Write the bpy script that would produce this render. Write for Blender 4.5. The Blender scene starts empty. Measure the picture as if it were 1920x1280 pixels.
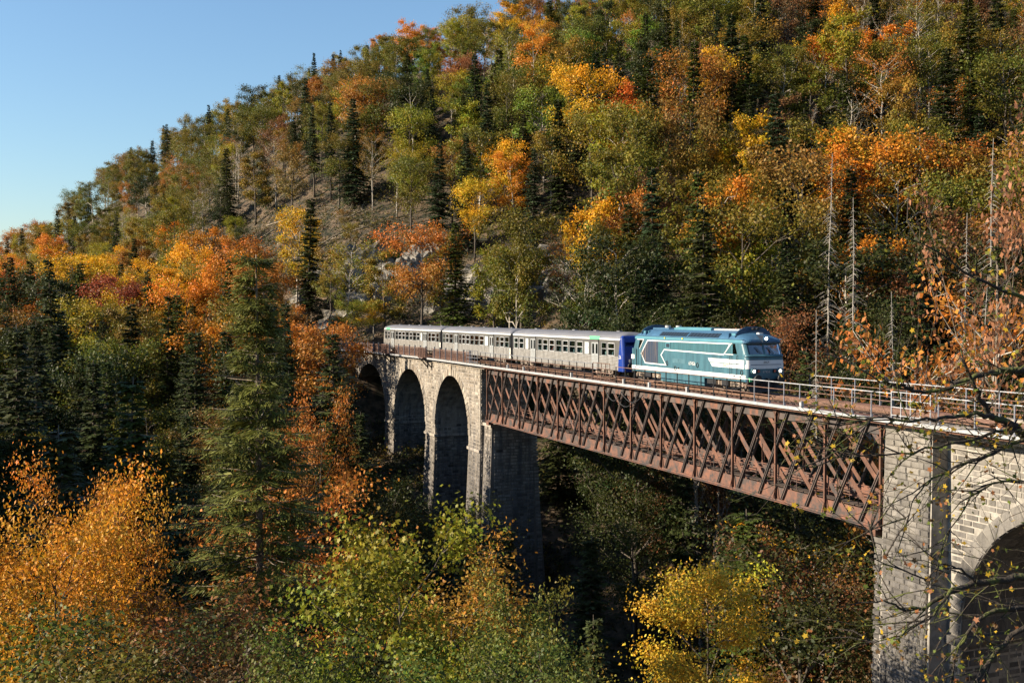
import bpy, bmesh, math, random
import numpy as np
from mathutils import Vector, Matrix

# ------------------------------------------------------------------ camera, world, sun, exposure
SC = bpy.context.scene
COL = SC.collection
EYE = 5.106                      # camera height above rail level (rail head = 0)
cam_d = bpy.data.cameras.new('camera')
cam = bpy.data.objects.new('camera', cam_d)
COL.objects.link(cam)
cam_d.sensor_width = 36.0
cam_d.lens = 1985.8 / 1920 * 36.0
cam_d.clip_start = 0.1
cam_d.clip_end = 4000
cam.location = (0, 0, EYE)
PITCH = 0.0252
cam.rotation_euler = (math.pi / 2 - PITCH, 0, 0)
SC.camera = cam

SUN_AZ = math.atan2(-0.985, -0.17)      # x, y of the direction towards the sun
SUN_EL = math.radians(24)
w = bpy.data.worlds.new('World')
SC.world = w
w.use_nodes = True
nt = w.node_tree
bg = nt.nodes['Background']
sky = nt.nodes.new('ShaderNodeTexSky')
sky.sky_type = 'NISHITA'
sky.sun_disc = False
sky.sun_elevation = SUN_EL
sky.sun_rotation = SUN_AZ
sky.altitude = 400
sky.air_density = 1.35
sky.dust_density = 0.5
sky.ozone_density = 5.0
nt.links.new(sky.outputs[0], bg.inputs[0])
bg.inputs[1].default_value = 0.072
sd = bpy.data.lights.new('sun', 'SUN')
sun = bpy.data.objects.new('sun', sd)
COL.objects.link(sun)
sd.energy = 5.0
sd.angle = math.radians(0.53)
sd.color = (1.0, 0.87, 0.68)
S = Vector((math.sin(SUN_AZ) * math.cos(SUN_EL), math.cos(SUN_AZ) * math.cos(SUN_EL), math.sin(SUN_EL)))
sun.rotation_euler = S.to_track_quat('Z', 'Y').to_euler()
vs = SC.view_settings
SC.display_settings.display_device = 'sRGB'
vs.view_transform = 'Standard'
vs.look = 'None'
vs.gamma = 1.0
vs.use_curve_mapping = False
vs.exposure = 1.35
SC.render.engine = 'CYCLES'
SC.cycles.max_bounces = 5
SC.cycles.diffuse_bounces = 1
SC.cycles.glossy_bounces = 2
SC.cycles.transmission_bounces = 3
SC.cycles.transparent_max_bounces = 8

# ------------------------------------------------------------------ frames
PH = 0.3678
D2 = np.array([-math.sin(PH), math.cos(PH)])      # along the bridge, away to the left
N2 = np.array([math.cos(PH), math.sin(PH)])       # across the bridge, away from the camera
C0 = np.array([19.04, 53.96])                     # right end of the girder, near truss
CURVE_S, CURVE_R = 75.0, 260.0

def P(s, v, h):
    """bridge coordinates -> world: s along the line, v across it, h above the rail."""
    if s <= CURVE_S:
        q = C0 + s * D2 + v * N2
    else:
        th = (s - CURVE_S) / CURVE_R
        b = C0 + CURVE_S * D2
        dd = math.cos(th) * N2 + math.sin(th) * D2
        q = b + CURVE_R * math.sin(th) * D2 - CURVE_R * (1 - math.cos(th)) * N2 + v * dd
    return Vector((q[0], q[1], h))

def heading(s):
    th = max(0.0, s - CURVE_S) / CURVE_R
    return PH + th            # rotation about z of the local (v, s) axes

def to_us(x, y):
    a = np.array([x, y]) - C0
    return float(a @ D2), float(a @ N2)

def project(p):
    x, y, z = p[0], p[1], p[2] - EYE
    c, s = math.cos(PITCH), math.sin(PITCH)
    yd = y * c - z * s
    zz = z * c + y * s
    if yd < 0.5: return None
    return 960 + 1985.8 * x / yd, 640 - 1985.8 * zz / yd, yd

def at(px, py, depth):
    """world point seen at a picture position at a given distance ahead."""
    a = (px - 960) / 1985.8; b = -(py - 640) / 1985.8
    c, s = math.cos(PITCH), math.sin(PITCH)
    r = Vector((a, c + b * s, -s + b * c))
    r = r * (depth / r.y)
    return Vector((r.x, r.y, r.z + EYE))

# ------------------------------------------------------------------ object helpers
def tag(o, label=None, cat=None, group=None, kind=None):
    if label: o['label'] = label
    if cat: o['category'] = cat
    if group: o['group'] = group
    if kind: o['kind'] = kind
    return o

def thing(name, label, cat, loc=(0, 0, 0), rz=0.0, group=None):
    o = bpy.data.objects.new(name, None)
    o.empty_display_size = 0.3
    COL.objects.link(o)
    o.location = loc
    o.rotation_euler = (0, 0, rz)
    return tag(o, label, cat, group)

def link(name, me, parent=None, loc=None, color=None):
    o = bpy.data.objects.new(name, me)
    COL.objects.link(o)
    if parent is not None: o.parent = parent
    if loc is not None: o.location = loc
    if color is not None: o.color = color
    return o

class MB:
    """collects faces, then links them as one mesh object"""
    def __init__(s, fn=None):
        s.v = []; s.f = []; s.m = []; s.t = []; s.fn = fn; s.mi = 0; s.tint = None
    def quad(s, *pts):
        b = len(s.v); s.v += [tuple(p) for p in pts]
        s.f.append(tuple(range(b, b + len(pts)))); s.m.append(s.mi); s.t.append(1.0 if s.tint is None else s.tint)
    def poly(s, vs_, faces):
        b = len(s.v); s.v += [tuple(p) for p in vs_]
        for f in faces:
            s.f.append(tuple(b + i for i in f)); s.m.append(s.mi); s.t.append(1.0 if s.tint is None else s.tint)
    def box(s, x0, x1, y0, y1, z0, z1):
        vs_ = [(x0,y0,z0),(x1,y0,z0),(x1,y1,z0),(x0,y1,z0),(x0,y0,z1),(x1,y0,z1),(x1,y1,z1),(x0,y1,z1)]
        s.poly(vs_, [(0,3,2,1),(4,5,6,7),(0,1,5,4),(1,2,6,5),(2,3,7,6),(3,0,4,7)])
    def lbox(s, x0, x1, y0, y1, z0, z1, step=3.0):
        """long box cut along x so that it can follow a curve"""
        n = max(1, int(math.ceil(abs(x1 - x0) / step)))
        xs = [x0 + (x1 - x0) * i / n for i in range(n + 1)]
        vs_ = []
        for x in xs: vs_ += [(x,y0,z0),(x,y1,z0),(x,y1,z1),(x,y0,z1)]
        fs = [(0,1,2,3), (4*n+3,4*n+2,4*n+1,4*n)]
        for i in range(n):
            a = 4*i; b = a+4
            for k in range(4):
                k2 = (k+1) % 4
                fs.append((a+k, b+k, b+k2, a+k2))
        s.poly(vs_, fs)
    def bar(s, a, b, wx, wy, up=(0,0,1)):
        """rectangular bar from a to b"""
        a = Vector(a); b = Vector(b); d = (b - a)
        if d.length < 1e-6: return
        d.normalize(); u = Vector(up)
        if abs(d.dot(u)) > .98: u = Vector((1, 0, 0))
        x = d.cross(u).normalized(); y = x.cross(d).normalized()
        vs_ = []
        for p in (a, b):
            for sx, sy in ((-1,-1),(1,-1),(1,1),(-1,1)):
                vs_.append(p + x * (sx * wx / 2) + y * (sy * wy / 2))
        s.poly(vs_, [(0,3,2,1),(4,5,6,7),(0,1,5,4),(1,2,6,5),(2,3,7,6),(3,0,4,7)])
    def tube(s, pts, rad, n=6, cap=True):
        pts = [Vector(p) for p in pts]
        if not hasattr(rad, '__len__'): rad = [rad] * len(pts)
        vs_ = []; fs = []
        ref = Vector((0.31, 0.22, 0.92))
        for i, p in enumerate(pts):
            if i == 0: d = pts[1] - pts[0]
            elif i == len(pts) - 1: d = pts[-1] - pts[-2]
            else: d = pts[i+1] - pts[i-1]
            if d.length < 1e-9: d = Vector((0, 0, 1))
            d.normalize()
            x = d.cross(ref)
            if x.length < 1e-3: x = d.cross(Vector((1, 0, 0)))
            x.normalize(); y = d.cross(x)
            for k in range(n):
                t = 2 * math.pi * k / n
                vs_.append(p + (x * math.cos(t) + y * math.sin(t)) * rad[i])
        for i in range(len(pts) - 1):
            for k in range(n):
                k2 = (k + 1) % n
                fs.append((i*n+k, i*n+k2, (i+1)*n+k2, (i+1)*n+k))
        if cap:
            fs.append(tuple(range(n))[::-1]); fs.append(tuple((len(pts)-1)*n + k for k in range(n)))
        s.poly(vs_, fs)
    def cyl(s, c, r, h, axis='z', n=16):
        c = Vector(c); a = {'x': Vector((1,0,0)), 'y': Vector((0,1,0)), 'z': Vector((0,0,1))}[axis]
        s.tube([c - a*h/2, c + a*h/2], r, n)
    def mesh(s, name, mats, smooth=False, origin=None, tints=False):
        me = bpy.data.meshes.new(name)
        vs_ = s.v
        if s.fn: vs_ = [s.fn(*p) for p in vs_]
        if origin is not None:
            o = Vector(origin); vs_ = [Vector(p) - o for p in vs_]
        me.from_pydata([tuple(p) for p in vs_], [], s.f)
        if not isinstance(mats, (list, tuple)): mats = [mats]
        for m_ in mats: me.materials.append(m_)
        if len(mats) > 1: me.polygons.foreach_set('material_index', s.m)
        if tints:
            a = me.attributes.new('tint', 'FLOAT', 'FACE'); a.data.foreach_set('value', s.t)
        if smooth: me.polygons.foreach_set('use_smooth', [True] * len(s.f))
        me.validate(); me.update()
        return me
    def build(s, name, mats, parent=None, smooth=False, tints=False, world=False):
        """world=True: vertices are in world space and the parent is an unrotated empty"""
        org = parent.location if (world and parent is not None) else None
        return link(name, s.mesh(name, mats, smooth, org, tints), parent)

# ------------------------------------------------------------------ materials
def nodes_of(m):
    m.use_nodes = True
    nt_ = m.node_tree
    return nt_, nt_.nodes['Principled BSDF']

def pmat(name, col, rough=0.6, metal=0.0, var=0.15, scale=3.0, bump=0.0, bscale=20.0, col2=None, stretch=None, thr=(0.4, 0.65), spec=0.4):
    m = bpy.data.materials.new(name)
    nt_, b = nodes_of(m)
    L = nt_.links.new; N = nt_.nodes.new
    b.inputs['Roughness'].default_value = rough
    b.inputs['Metallic'].default_value = metal
    b.inputs['Specular IOR Level'].default_value = spec
    tc = N('ShaderNodeTexCoord')
    mp = N('ShaderNodeMapping')
    L(tc.outputs['Object'], mp.inputs[0])
    if stretch: mp.inputs['Scale'].default_value = stretch
    n1 = N('ShaderNodeTexNoise'); n1.inputs['Scale'].default_value = scale; n1.inputs['Detail'].default_value = 6; n1.inputs['Roughness'].default_value = .65
    L(mp.outputs[0], n1.inputs['Vector'])
    rp = N('ShaderNodeValToRGB')
    c = Vector(col)
    e = rp.color_ramp.elements
    e[0].position = thr[0]; e[1].position = thr[1]
    e[0].color = (*(c * (1 - var)), 1)
    e[1].color = (*((c * (1 + var)) if col2 is None else Vector(col2)), 1)
    L(n1.outputs[0], rp.inputs[0])
    L(rp.outputs[0], b.inputs['Base Color'])
    if bump > 0:
        n2 = N('ShaderNodeTexNoise'); n2.inputs['Scale'].default_value = bscale; n2.inputs['Detail'].default_value = 4
        L(tc.outputs['Object'], n2.inputs['Vector'])
        bp = N('ShaderNodeBump'); bp.inputs['Strength'].default_value = bump; bp.inputs['Distance'].default_value = 0.05
        L(n2.outputs[0], bp.inputs['Height']); L(bp.outputs[0], b.inputs['Normal'])
    return m

def leaf_mat(name, trans=0.35, rough=0.55, spec=0.25):
    m = bpy.data.materials.new(name)
    m.use_nodes = True
    nt_ = m.node_tree; N = nt_.nodes.new; L = nt_.links.new
    for n_ in list(nt_.nodes): nt_.nodes.remove(n_)
    out = N('ShaderNodeOutputMaterial'); mix = N('ShaderNodeMixShader')
    b = N('ShaderNodeBsdfPrincipled'); tr = N('ShaderNodeBsdfTranslucent')
    at_ = N('ShaderNodeAttribute'); at_.attribute_name = 'leafcol'
    oi = N('ShaderNodeObjectInfo')
    mul = N('ShaderNodeMix'); mul.data_type = 'RGBA'; mul.blend_type = 'MULTIPLY'
    mul.inputs[0].default_value = 1.0
    L(oi.outputs['Color'], mul.inputs[6]); L(at_.outputs['Color'], mul.inputs[7])
    L(mul.outputs[2], b.inputs['Base Color']); L(mul.outputs[2], tr.inputs[0])
    b.inputs['Roughness'].default_value = rough
    b.inputs['Specular IOR Level'].default_value = spec
    mix.inputs[0].default_value = trans
    L(b.outputs[0], mix.inputs[1]); L(tr.outputs[0], mix.inputs[2]); L(mix.outputs[0], out.inputs[0])
    return m

def stone_mat(name, base, dark, warm, streak=0.8, stain_shade=(-3.0, -14.0)):
    """weathered limestone: tone per stone from the 'tint' attribute, water streaks, stain and painted shade darkening it lower down the wall"""
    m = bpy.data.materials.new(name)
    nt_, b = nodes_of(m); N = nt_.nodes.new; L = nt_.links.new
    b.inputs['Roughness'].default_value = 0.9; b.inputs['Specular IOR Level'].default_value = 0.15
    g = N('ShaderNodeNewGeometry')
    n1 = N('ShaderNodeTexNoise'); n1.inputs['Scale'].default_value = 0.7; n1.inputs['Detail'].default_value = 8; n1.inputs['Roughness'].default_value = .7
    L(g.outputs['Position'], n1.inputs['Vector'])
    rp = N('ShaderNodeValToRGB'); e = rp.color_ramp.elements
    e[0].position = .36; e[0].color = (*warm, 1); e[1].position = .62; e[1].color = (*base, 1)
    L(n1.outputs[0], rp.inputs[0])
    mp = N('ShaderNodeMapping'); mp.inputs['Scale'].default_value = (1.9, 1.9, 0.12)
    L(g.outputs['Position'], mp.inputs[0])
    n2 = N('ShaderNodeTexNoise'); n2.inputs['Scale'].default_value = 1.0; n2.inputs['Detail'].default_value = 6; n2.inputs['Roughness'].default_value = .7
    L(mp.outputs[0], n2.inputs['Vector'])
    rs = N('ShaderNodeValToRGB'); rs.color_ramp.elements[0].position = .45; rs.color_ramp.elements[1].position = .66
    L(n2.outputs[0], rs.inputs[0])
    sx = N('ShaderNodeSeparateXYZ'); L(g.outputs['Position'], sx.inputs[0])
    mr = N('ShaderNodeMapRange'); mr.inputs[1].default_value = stain_shade[0]; mr.inputs[2].default_value = stain_shade[1]; mr.inputs[3].default_value = 0.12; mr.inputs[4].default_value = 1.0  # darkens downwards: stain on the stone plus shade put into the colour
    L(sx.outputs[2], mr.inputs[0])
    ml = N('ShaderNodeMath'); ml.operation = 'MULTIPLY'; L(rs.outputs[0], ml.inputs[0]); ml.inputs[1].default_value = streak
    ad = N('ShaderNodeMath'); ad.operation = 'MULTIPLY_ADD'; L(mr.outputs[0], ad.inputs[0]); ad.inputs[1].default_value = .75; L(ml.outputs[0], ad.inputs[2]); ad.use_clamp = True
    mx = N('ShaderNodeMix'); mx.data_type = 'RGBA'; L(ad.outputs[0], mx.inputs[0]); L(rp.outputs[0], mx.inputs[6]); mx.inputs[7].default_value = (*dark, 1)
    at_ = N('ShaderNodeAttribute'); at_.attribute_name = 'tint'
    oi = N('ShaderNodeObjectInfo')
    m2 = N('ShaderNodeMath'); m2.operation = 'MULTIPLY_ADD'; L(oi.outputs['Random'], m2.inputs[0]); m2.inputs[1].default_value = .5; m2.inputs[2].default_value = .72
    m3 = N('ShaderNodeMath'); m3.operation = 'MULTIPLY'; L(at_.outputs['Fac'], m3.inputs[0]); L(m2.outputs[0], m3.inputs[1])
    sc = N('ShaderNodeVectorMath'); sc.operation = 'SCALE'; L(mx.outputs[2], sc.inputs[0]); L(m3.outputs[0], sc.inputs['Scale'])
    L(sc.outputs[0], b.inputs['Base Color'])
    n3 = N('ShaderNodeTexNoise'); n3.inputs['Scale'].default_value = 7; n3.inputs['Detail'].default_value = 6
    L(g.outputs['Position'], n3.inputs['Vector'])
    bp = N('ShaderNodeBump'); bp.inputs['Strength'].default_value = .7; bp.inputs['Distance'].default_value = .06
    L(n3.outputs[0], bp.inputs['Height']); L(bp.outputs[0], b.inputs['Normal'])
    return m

def glass_mat(name, tint, refl=0.12, rough=0.03):
    m = bpy.data.materials.new(name); m.use_nodes = True
    nt_ = m.node_tree; N = nt_.nodes.new; L = nt_.links.new
    for n_ in list(nt_.nodes): nt_.nodes.remove(n_)
    out = N('ShaderNodeOutputMaterial'); mix = N('ShaderNodeMixShader')
    t = N('ShaderNodeBsdfTransparent'); t.inputs[0].default_value = (*tint, 1)
    g = N('ShaderNodeBsdfGlossy'); g.inputs['Roughness'].default_value = rough
    lw = N('ShaderNodeLayerWeight'); lw.inputs[0].default_value = .35
    ma = N('ShaderNodeMath'); ma.operation = 'MULTIPLY_ADD'; L(lw.outputs['Fresnel'], ma.inputs[0]); ma.inputs[1].default_value = .8; ma.inputs[2].default_value = refl; ma.use_clamp = True
    L(ma.outputs[0], mix.inputs[0]); L(t.outputs[0], mix.inputs[1]); L(g.outputs[0], mix.inputs[2]); L(mix.outputs[0], out.inputs[0])
    return m

def emit_mat(name, col, st):
    m = bpy.data.materials.new(name); nt_, b = nodes_of(m)
    b.inputs['Base Color'].default_value = (*col, 1)
    b.inputs['Emission Color'].default_value = (*col, 1); b.inputs['Emission Strength'].default_value = st
    return m

M = {}
M['rust'] = pmat('rusty_iron', (.080, .043, .030), .85, 0, .25, .8, .3, 30, col2=(.165, .075, .046), thr=(.35, .7))
M['iron'] = pmat('grey_painted_iron', (.060, .051, .047), .75, 0, .2, 1.1, .2, 30, col2=(.105, .072, .060), thr=(.4, .7))
M['iron_rust'] = pmat('flaking_iron', (.075, .062, .057), .8, 0, .35, 1.4, .4, 25, col2=(.165, .072, .045), thr=(.40, .62))
M['white_metal'] = pmat('galvanised_metal', (.34, .34, .34), .45, .1, .12, 2)
M['rail_grey'] = pmat('galvanised_tube', (.24, .25, .28), .4, .5, .15, 4)
M['tube_pale'] = pmat('pale_tube', (.33, .33, .34), .5, .2, .2, 4)
M['rail_brown'] = pmat('rusty_tube', (.13, .07, .05), .8, 0, .3, 4)
M['deck'] = pmat('rusty_deck', (.16, .07, .045), .9, 0, .35, 2.5, .5, 14, col2=(.25, .12, .08))
M['sleeper'] = pmat('old_timber', (.07, .05, .04), .9, 0, .3, 5, .4, 20)
M['railhead'] = pmat('worn_steel', (.22, .13, .09), .5, .6, .2, 4)
M['ballast'] = pmat('ballast_stone', (.17, .14, .12), .95, 0, .45, 9, .9, 14)
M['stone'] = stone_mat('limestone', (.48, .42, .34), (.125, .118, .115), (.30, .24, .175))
M['stone_near'] = stone_mat('limestone_blocks', (.27, .248, .215), (.095, .088, .082), (.185, .165, .14), streak=.55, stain_shade=(-1.5, -8.0))
M['mortar'] = pmat('mortar', (.22, .195, .165), .95, 0, .3, 2, .5, 12)
M['mortar_dark'] = pmat('dark_mortar', (.12, .105, .09), .95, 0, .35, 1, .5, 9, stretch=(2, 2, .25))
M['mortar_pale'] = pmat('pale_mortar', (.27, .245, .21), .95, 0, .25, 2, .4, 12)
M['teal'] = pmat('teal_paint', (.030, .078, .104), .42, 0, .10, 1.6, col2=(.046, .118, .15), stretch=(1.6, 1, .35), thr=(.3, .6))
M['plate'] = pmat('faded_plate', (.06, .13, .16), .45, 0, .1, 3)
M['teal_light'] = pmat('pale_teal_paint', (.07, .19, .24), .4, 0, .08, 1.2)
M['teal_panel'] = pmat('dark_teal_panel', (.03, .095, .115), .5, 0, .25, 3, stretch=(6, 1, .2))
M['roof_blue'] = pmat('blue_roof_paint', (.042, .105, .18), .42, 0, .15, 1.2, stretch=(.7, 2, 1))
M['roof_dark'] = pmat('dark_blue_paint', (.02, .06, .12), .4, 0, .15, 2)
M['white_paint'] = pmat('white_paint', (.56, .56, .55), .45, 0, .05, 2)
M['blue'] = pmat('blue_paint', (.008, .032, .20), .35, 0, .1, 2)
M['black'] = pmat('black_paint', (.012, .012, .014), .6, 0, .3, 5)
M['grille'] = pmat('grille_dark', (.018, .03, .045), .5, .3, .3, 30)
M['grille_blue'] = pmat('weathered_grille', (.05, .06, .09), .6, .2, .3, 1.5, col2=(.17, .115, .075), stretch=(3.0, 1, .1), thr=(.5, .66))
M['bogie'] = pmat('bogie_grime', (.085, .065, .05), .85, 0, .4, 4, .5, 12, col2=(.22, .17, .13))
M['axle'] = pmat('axle_box', (.30, .24, .19), .7, .1, .3, 5)
M['steel'] = pmat('stainless_ribbed', (.20, .185, .16), .45, .5, .12, 1.4, col2=(.32, .30, .27), stretch=(1.4, 1, .5), thr=(.3, .6))
M['grey_band'] = pmat('grey_band_paint', (.075, .072, .066), .5, 0, .1, 2)
M['door_grey'] = pmat('door_grey_paint', (.24, .25, .25), .5, 0, .1, 2)
M['coach_roof'] = pmat('grey_roof_paint', (.17, .17, .185), .55, .1, .12, 1.5, col2=(.12, .12, .13), stretch=(.4, 1, 1))
M['green_mark'] = pmat('green_band', (.10, .55, .22), .5, 0, .05, 2)
M['yellow'] = pmat('yellow_band', (.75, .6, .08), .5, 0, .05, 2)
M['gold'] = pmat('gold_lettering', (.45, .35, .12), .4, .3, .05, 2)
M['interior'] = pmat('pale_interior', (.55, .55, .50), .7, 0, .05, 2)
M['seat'] = pmat('seat_fabric', (.10, .13, .16), .9, 0, .1, 2)
M['glass'] = glass_mat('window_glass', (.62, .80, .76), .10)
M['glass_dark'] = glass_mat('cab_glass', (.35, .50, .60), .06)
M['pane_white'] = pmat('frosted_pane', (.72, .76, .72), .3, 0, .04, 2)
M['lamp'] = emit_mat('headlight_glow', (1.0, .95, .8), 5.0)
M['red_lens'] = pmat('red_lens', (.35, .08, .06), .2, 0, .05, 2)
M['skin'] = pmat('skin', (.55, .32, .24), .6, 0, .05, 5)
M['hair'] = pmat('hair', (.05, .035, .025), .8, 0, .2, 9)
M['bark'] = pmat('bark', (.085, .068, .052), .95, 0, .35, 3, .8, 10, stretch=(1, 1, .25))
M['bark_pale'] = pmat('pale_bark', (.33, .29, .24), .9, 0, .3, 3, .6, 10, stretch=(1, 1, .3))
M['bark_spruce'] = pmat('spruce_bark', (.13, .10, .075), .95, 0, .3, 3, .8, 10, stretch=(1, 1, .25), col2=(.22, .17, .12))
M['log_wood'] = pmat('weathered_log', (.17, .14, .10), .9, 0, .3, 2, .6, 8, col2=(.26, .21, .15))
M['bark_dead'] = pmat('dead_grey_wood', (.24, .215, .185), .9, 0, .2, 3, .5, 10)
M['bark_moss'] = pmat('mossy_bark', (.05, .038, .028), .95, 0, .3, 4, .9, 16, col2=(.075, .085, .018), thr=(.5, .6))
M['leaf'] = leaf_mat('autumn_leaves', .36)
M['needle'] = leaf_mat('needles', .12, .6, .2)
M['rock'] = pmat('limestone_rock', (.15, .13, .105), .95, 0, .5, .35, 1.0, 1.6, col2=(.32, .295, .25), thr=(.42, .66))
# ------------------------------------------------------------------ terrain
def interp(x, pts):
    xs = [p[0] for p in pts]; ys = [p[1] for p in pts]
    return float(np.interp(x, xs, ys))
Y0 = [(-420, 600), (-350, 520), (-208, 385), (-133, 302), (-75, 230), (-30, 182), (10, 163), (60, 152), (125, 142), (220, 132), (330, 120)]
RID = [(-420, -25), (-300, 0), (-208, 25), (-133, 63), (-65, 71), (-10, 79), (60, 94), (125, 106), (330, 125)]
BEL = [(-200, .08), (-110, .13), (-60, .26), (-25, .45), (60, .55), (220, .6)]
GRD = [(-300, .50), (-100, .60), (0, .62), (150, .66)]
NEARB = [(-90, 9), (-60, 6), (-45, 3.4), (-38, -3), (-24, -12), (0, -25), (18, -38), (60, -44)]
def vnoise(x, y, k):
    return (math.sin(x * .071 * k + 1.3 + 2 * math.sin(y * .043 * k)) + math.sin(y * .083 * k + .7 + 2 * math.sin(x * .057 * k + 2))) * .5
PATHPTS = None
def ground(x, y):
    global PATHPTS
    y0 = interp(x, Y0) + 5 * vnoise(x, y * .3, .8)
    if y < y0:
        zf = -(y0 - y) * interp(x, BEL)
    else:
        a = (y - y0) * interp(x, GRD)
        r = interp(x, RID) + 2.0 * vnoise(x, y, 1.0)
        k = 6.0
        zf = -k * math.log(math.exp(-a / k) + math.exp(-r / k)) if a < r + 60 else r
        if y > y0 + 260: zf -= (y - y0 - 260) * .35
    u, t = to_us(x, y)
    zn = interp(u, NEARB)
    shade_mound = 66 * math.exp(-((x + 108) / 32) ** 2 - ((y - 72) / 30) ** 2) + 80 * math.exp(-((x + 215) / 55) ** 2 - ((y - 62) / 55) ** 2)   # unseen mounds added off to the left to shade the gorge
    z = max(zf, zn, -38 + .02 * abs(t)) + 1.2 * vnoise(x, y, 2.3) + .5 * vnoise(y, x, 6.1)
    z = max(z, -40) + shade_mound
    if x * x + y * y < 60: z = min(z, EYE - 1.7)
    # railway bench: the line runs on a level shelf beyond the ends of the viaduct
    if PATHPTS is None:
        PATHPTS = []
        for i in range(0, 40): PATHPTS.append((118 + i * 5, P(118 + i * 5, 2.2, 0)))
        for i in range(0, 12): PATHPTS.append((-42 - i * 5, P(-42 - i * 5, 2.2, 0)))
    best = min(((q.x - x) ** 2 + (q.y - y) ** 2) for s_, q in PATHPTS)
    d = math.sqrt(best)
    if d < 14:
        f = min(1.0, max(0.0, (14 - d) / 8))
        z = z * (1 - f) + (-.75) * f
    return z

def build_ground():
    def axis(lo, hi, c0, c1, fine, coarse):
        a = []; x = lo
        while x < hi:
            a.append(x); x += fine if c0 <= x <= c1 else coarse
        a.append(hi); return a
    xs = axis(-700, 700, -230, 180, 4.0, 25.0); ys = axis(-260, 1500, -30, 440, 4.0, 30.0)
    vs_ = [(x, y, ground(x, y)) for y in ys for x in xs]
    nx = len(xs); fs = []
    for j in range(len(ys) - 1):
        for i in range(nx - 1):
            a = j * nx + i; fs.append((a, a + 1, a + nx + 1, a + nx))
    me = bpy.data.meshes.new('hillside_ground'); me.from_pydata(vs_, [], fs)
    me.polygons.foreach_set('use_smooth', [True] * len(fs))
    m = pmat('forest_floor', (.026, .028, .012), .95, 0, .5, .55, 1.0, 1.6, col2=(.105, .070, .042), thr=(.42, .60))
    me.materials.append(m); me.update()
    o = link('ground', me); o['kind'] = 'structure'
    return o
build_ground()
# river in the bottom of the gorge
mb = MB()
for i in range(14):
    t0, t1 = -120 + i * 20, -100 + i * 20
    a = C0 + 27 * D2 + t0 * N2; b = C0 + 27 * D2 + t1 * N2
    mb.quad((*(a - 4 * D2), -37.0), (*(b - 4 * D2), -37.0), (*(b + 4 * D2), -37.0), (*(a + 4 * D2), -37.0))
o = mb.build('river_water', pmat('river_water', (.02, .03, .03), .08, 0, .1, 1)); o['kind'] = 'structure'
# ------------------------------------------------------------------ masonry
rnd = random.Random(7)
def stone_variant(i):
    r = random.Random(100 + i)
    mb = MB()
    j = lambda a: r.uniform(-a, a)
    f = [(-.5 + .05 + j(.015), -.5 + j(.12), -.5 + .09 + j(.02)), (.5 - .05 + j(.015), -.5 + j(.12), -.5 + .09 + j(.02)), (.5 - .05 + j(.015), -.5 + j(.12), .5 - .09 + j(.02)), (-.5 + .05 + j(.015), -.5 + j(.12), .5 - .09 + j(.02))]
    m_ = [(-.5, -.32, -.5), (.5, -.32, -.5), (.5, -.32, .5), (-.5, -.32, .5)]
    k = [(-.5, .5, -.5), (.5, .5, -.5), (.5, .5, .5), (-.5, .5, .5)]
    c = [(0 + j(.2), -.56 + j(.1), j(.2))]
    v = f + m_ + k + c
    fs = [(0,1,12),(1,2,12),(2,3,12),(3,0,12)]
    for q in range(4):
        q2 = (q + 1) % 4
        fs.append((4+q, 4+q2, q2, q)); fs.append((8+q, 8+q2, 4+q2, 4+q))
    mb.poly(v, fs); mb.t = [r.uniform(.85, 1.1)] * len(mb.f)
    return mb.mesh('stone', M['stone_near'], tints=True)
STV = [stone_variant(i) for i in range(8)]

def place_stone(root, s, v, h, l, d, ht, name='stone', roll=0.0, rz=None):
    """one block, centre of its front face at (s, v, h)"""
    o = bpy.data.objects.new(name, rnd.choice(STV)); COL.objects.link(o)
    o.parent = root
    p = P(s, v + d * .5, h)
    o.location = p - root.location
    o.rotation_euler = (0, roll, (heading(s) - math.pi / 2) if rz is None else rz)
    o.scale = (l, d, ht)
    return o

def courses(a0, a1, h0, h1, ch, lmin, lmax, skip=None, r=rnd):
    """running bond: yields (a_centre, h_centre, length, height)"""
    h = h1; k = 0
    while h > h0 + .05:
        hh = ch * r.uniform(.88, 1.12)
        hb = max(h - hh, h0)
        a = a0
        first = True
        while a < a1 - .02:
            l = r.uniform(lmin, lmax)
            if first and k % 2: l *= .55
            first = False
            if a1 - (a + l) < lmin * .5: l = a1 - a
            ac, hc = a + l / 2, (h + hb) / 2
            if skip is None or not skip(ac, hc, l, h - hb): yield ac, hc, l, h - hb
            a += l
        h = hb; k += 1

def joined_stones(mb, fn, gen, proud=.03, joint=.018, r=rnd):
    """adds 5-sided blocks to mb; fn(a, depth_out, h) -> (s, v, h)"""
    for a, h, l, ht in gen:
        x0, x1, z0, z1 = a - l/2 + joint, a + l/2 - joint, h - ht/2 + joint, h + ht/2 - joint
        p = proud * r.uniform(.35, 1.6); c = min(.05, ht * .14)
        t = r.uniform(.62, 1.18)
        if r.random() < .06: t *= .55
        mb.tint = t
        v_ = [fn(x0, -.03, z0), fn(x1, -.03, z0), fn(x1, -.03, z1), fn(x0, -.03, z1),
              fn(x0 + c, p, z0 + c), fn(x1 - c, p, z0 + c), fn(x1 - c, p, z1 - c), fn(x0 + c, p, z1 - c)]
        mb.poly(v_, [(4,5,6,7),(0,1,5,4),(1,2,6,5),(2,3,7,6),(3,0,4,7)])
    mb.tint = None

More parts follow.
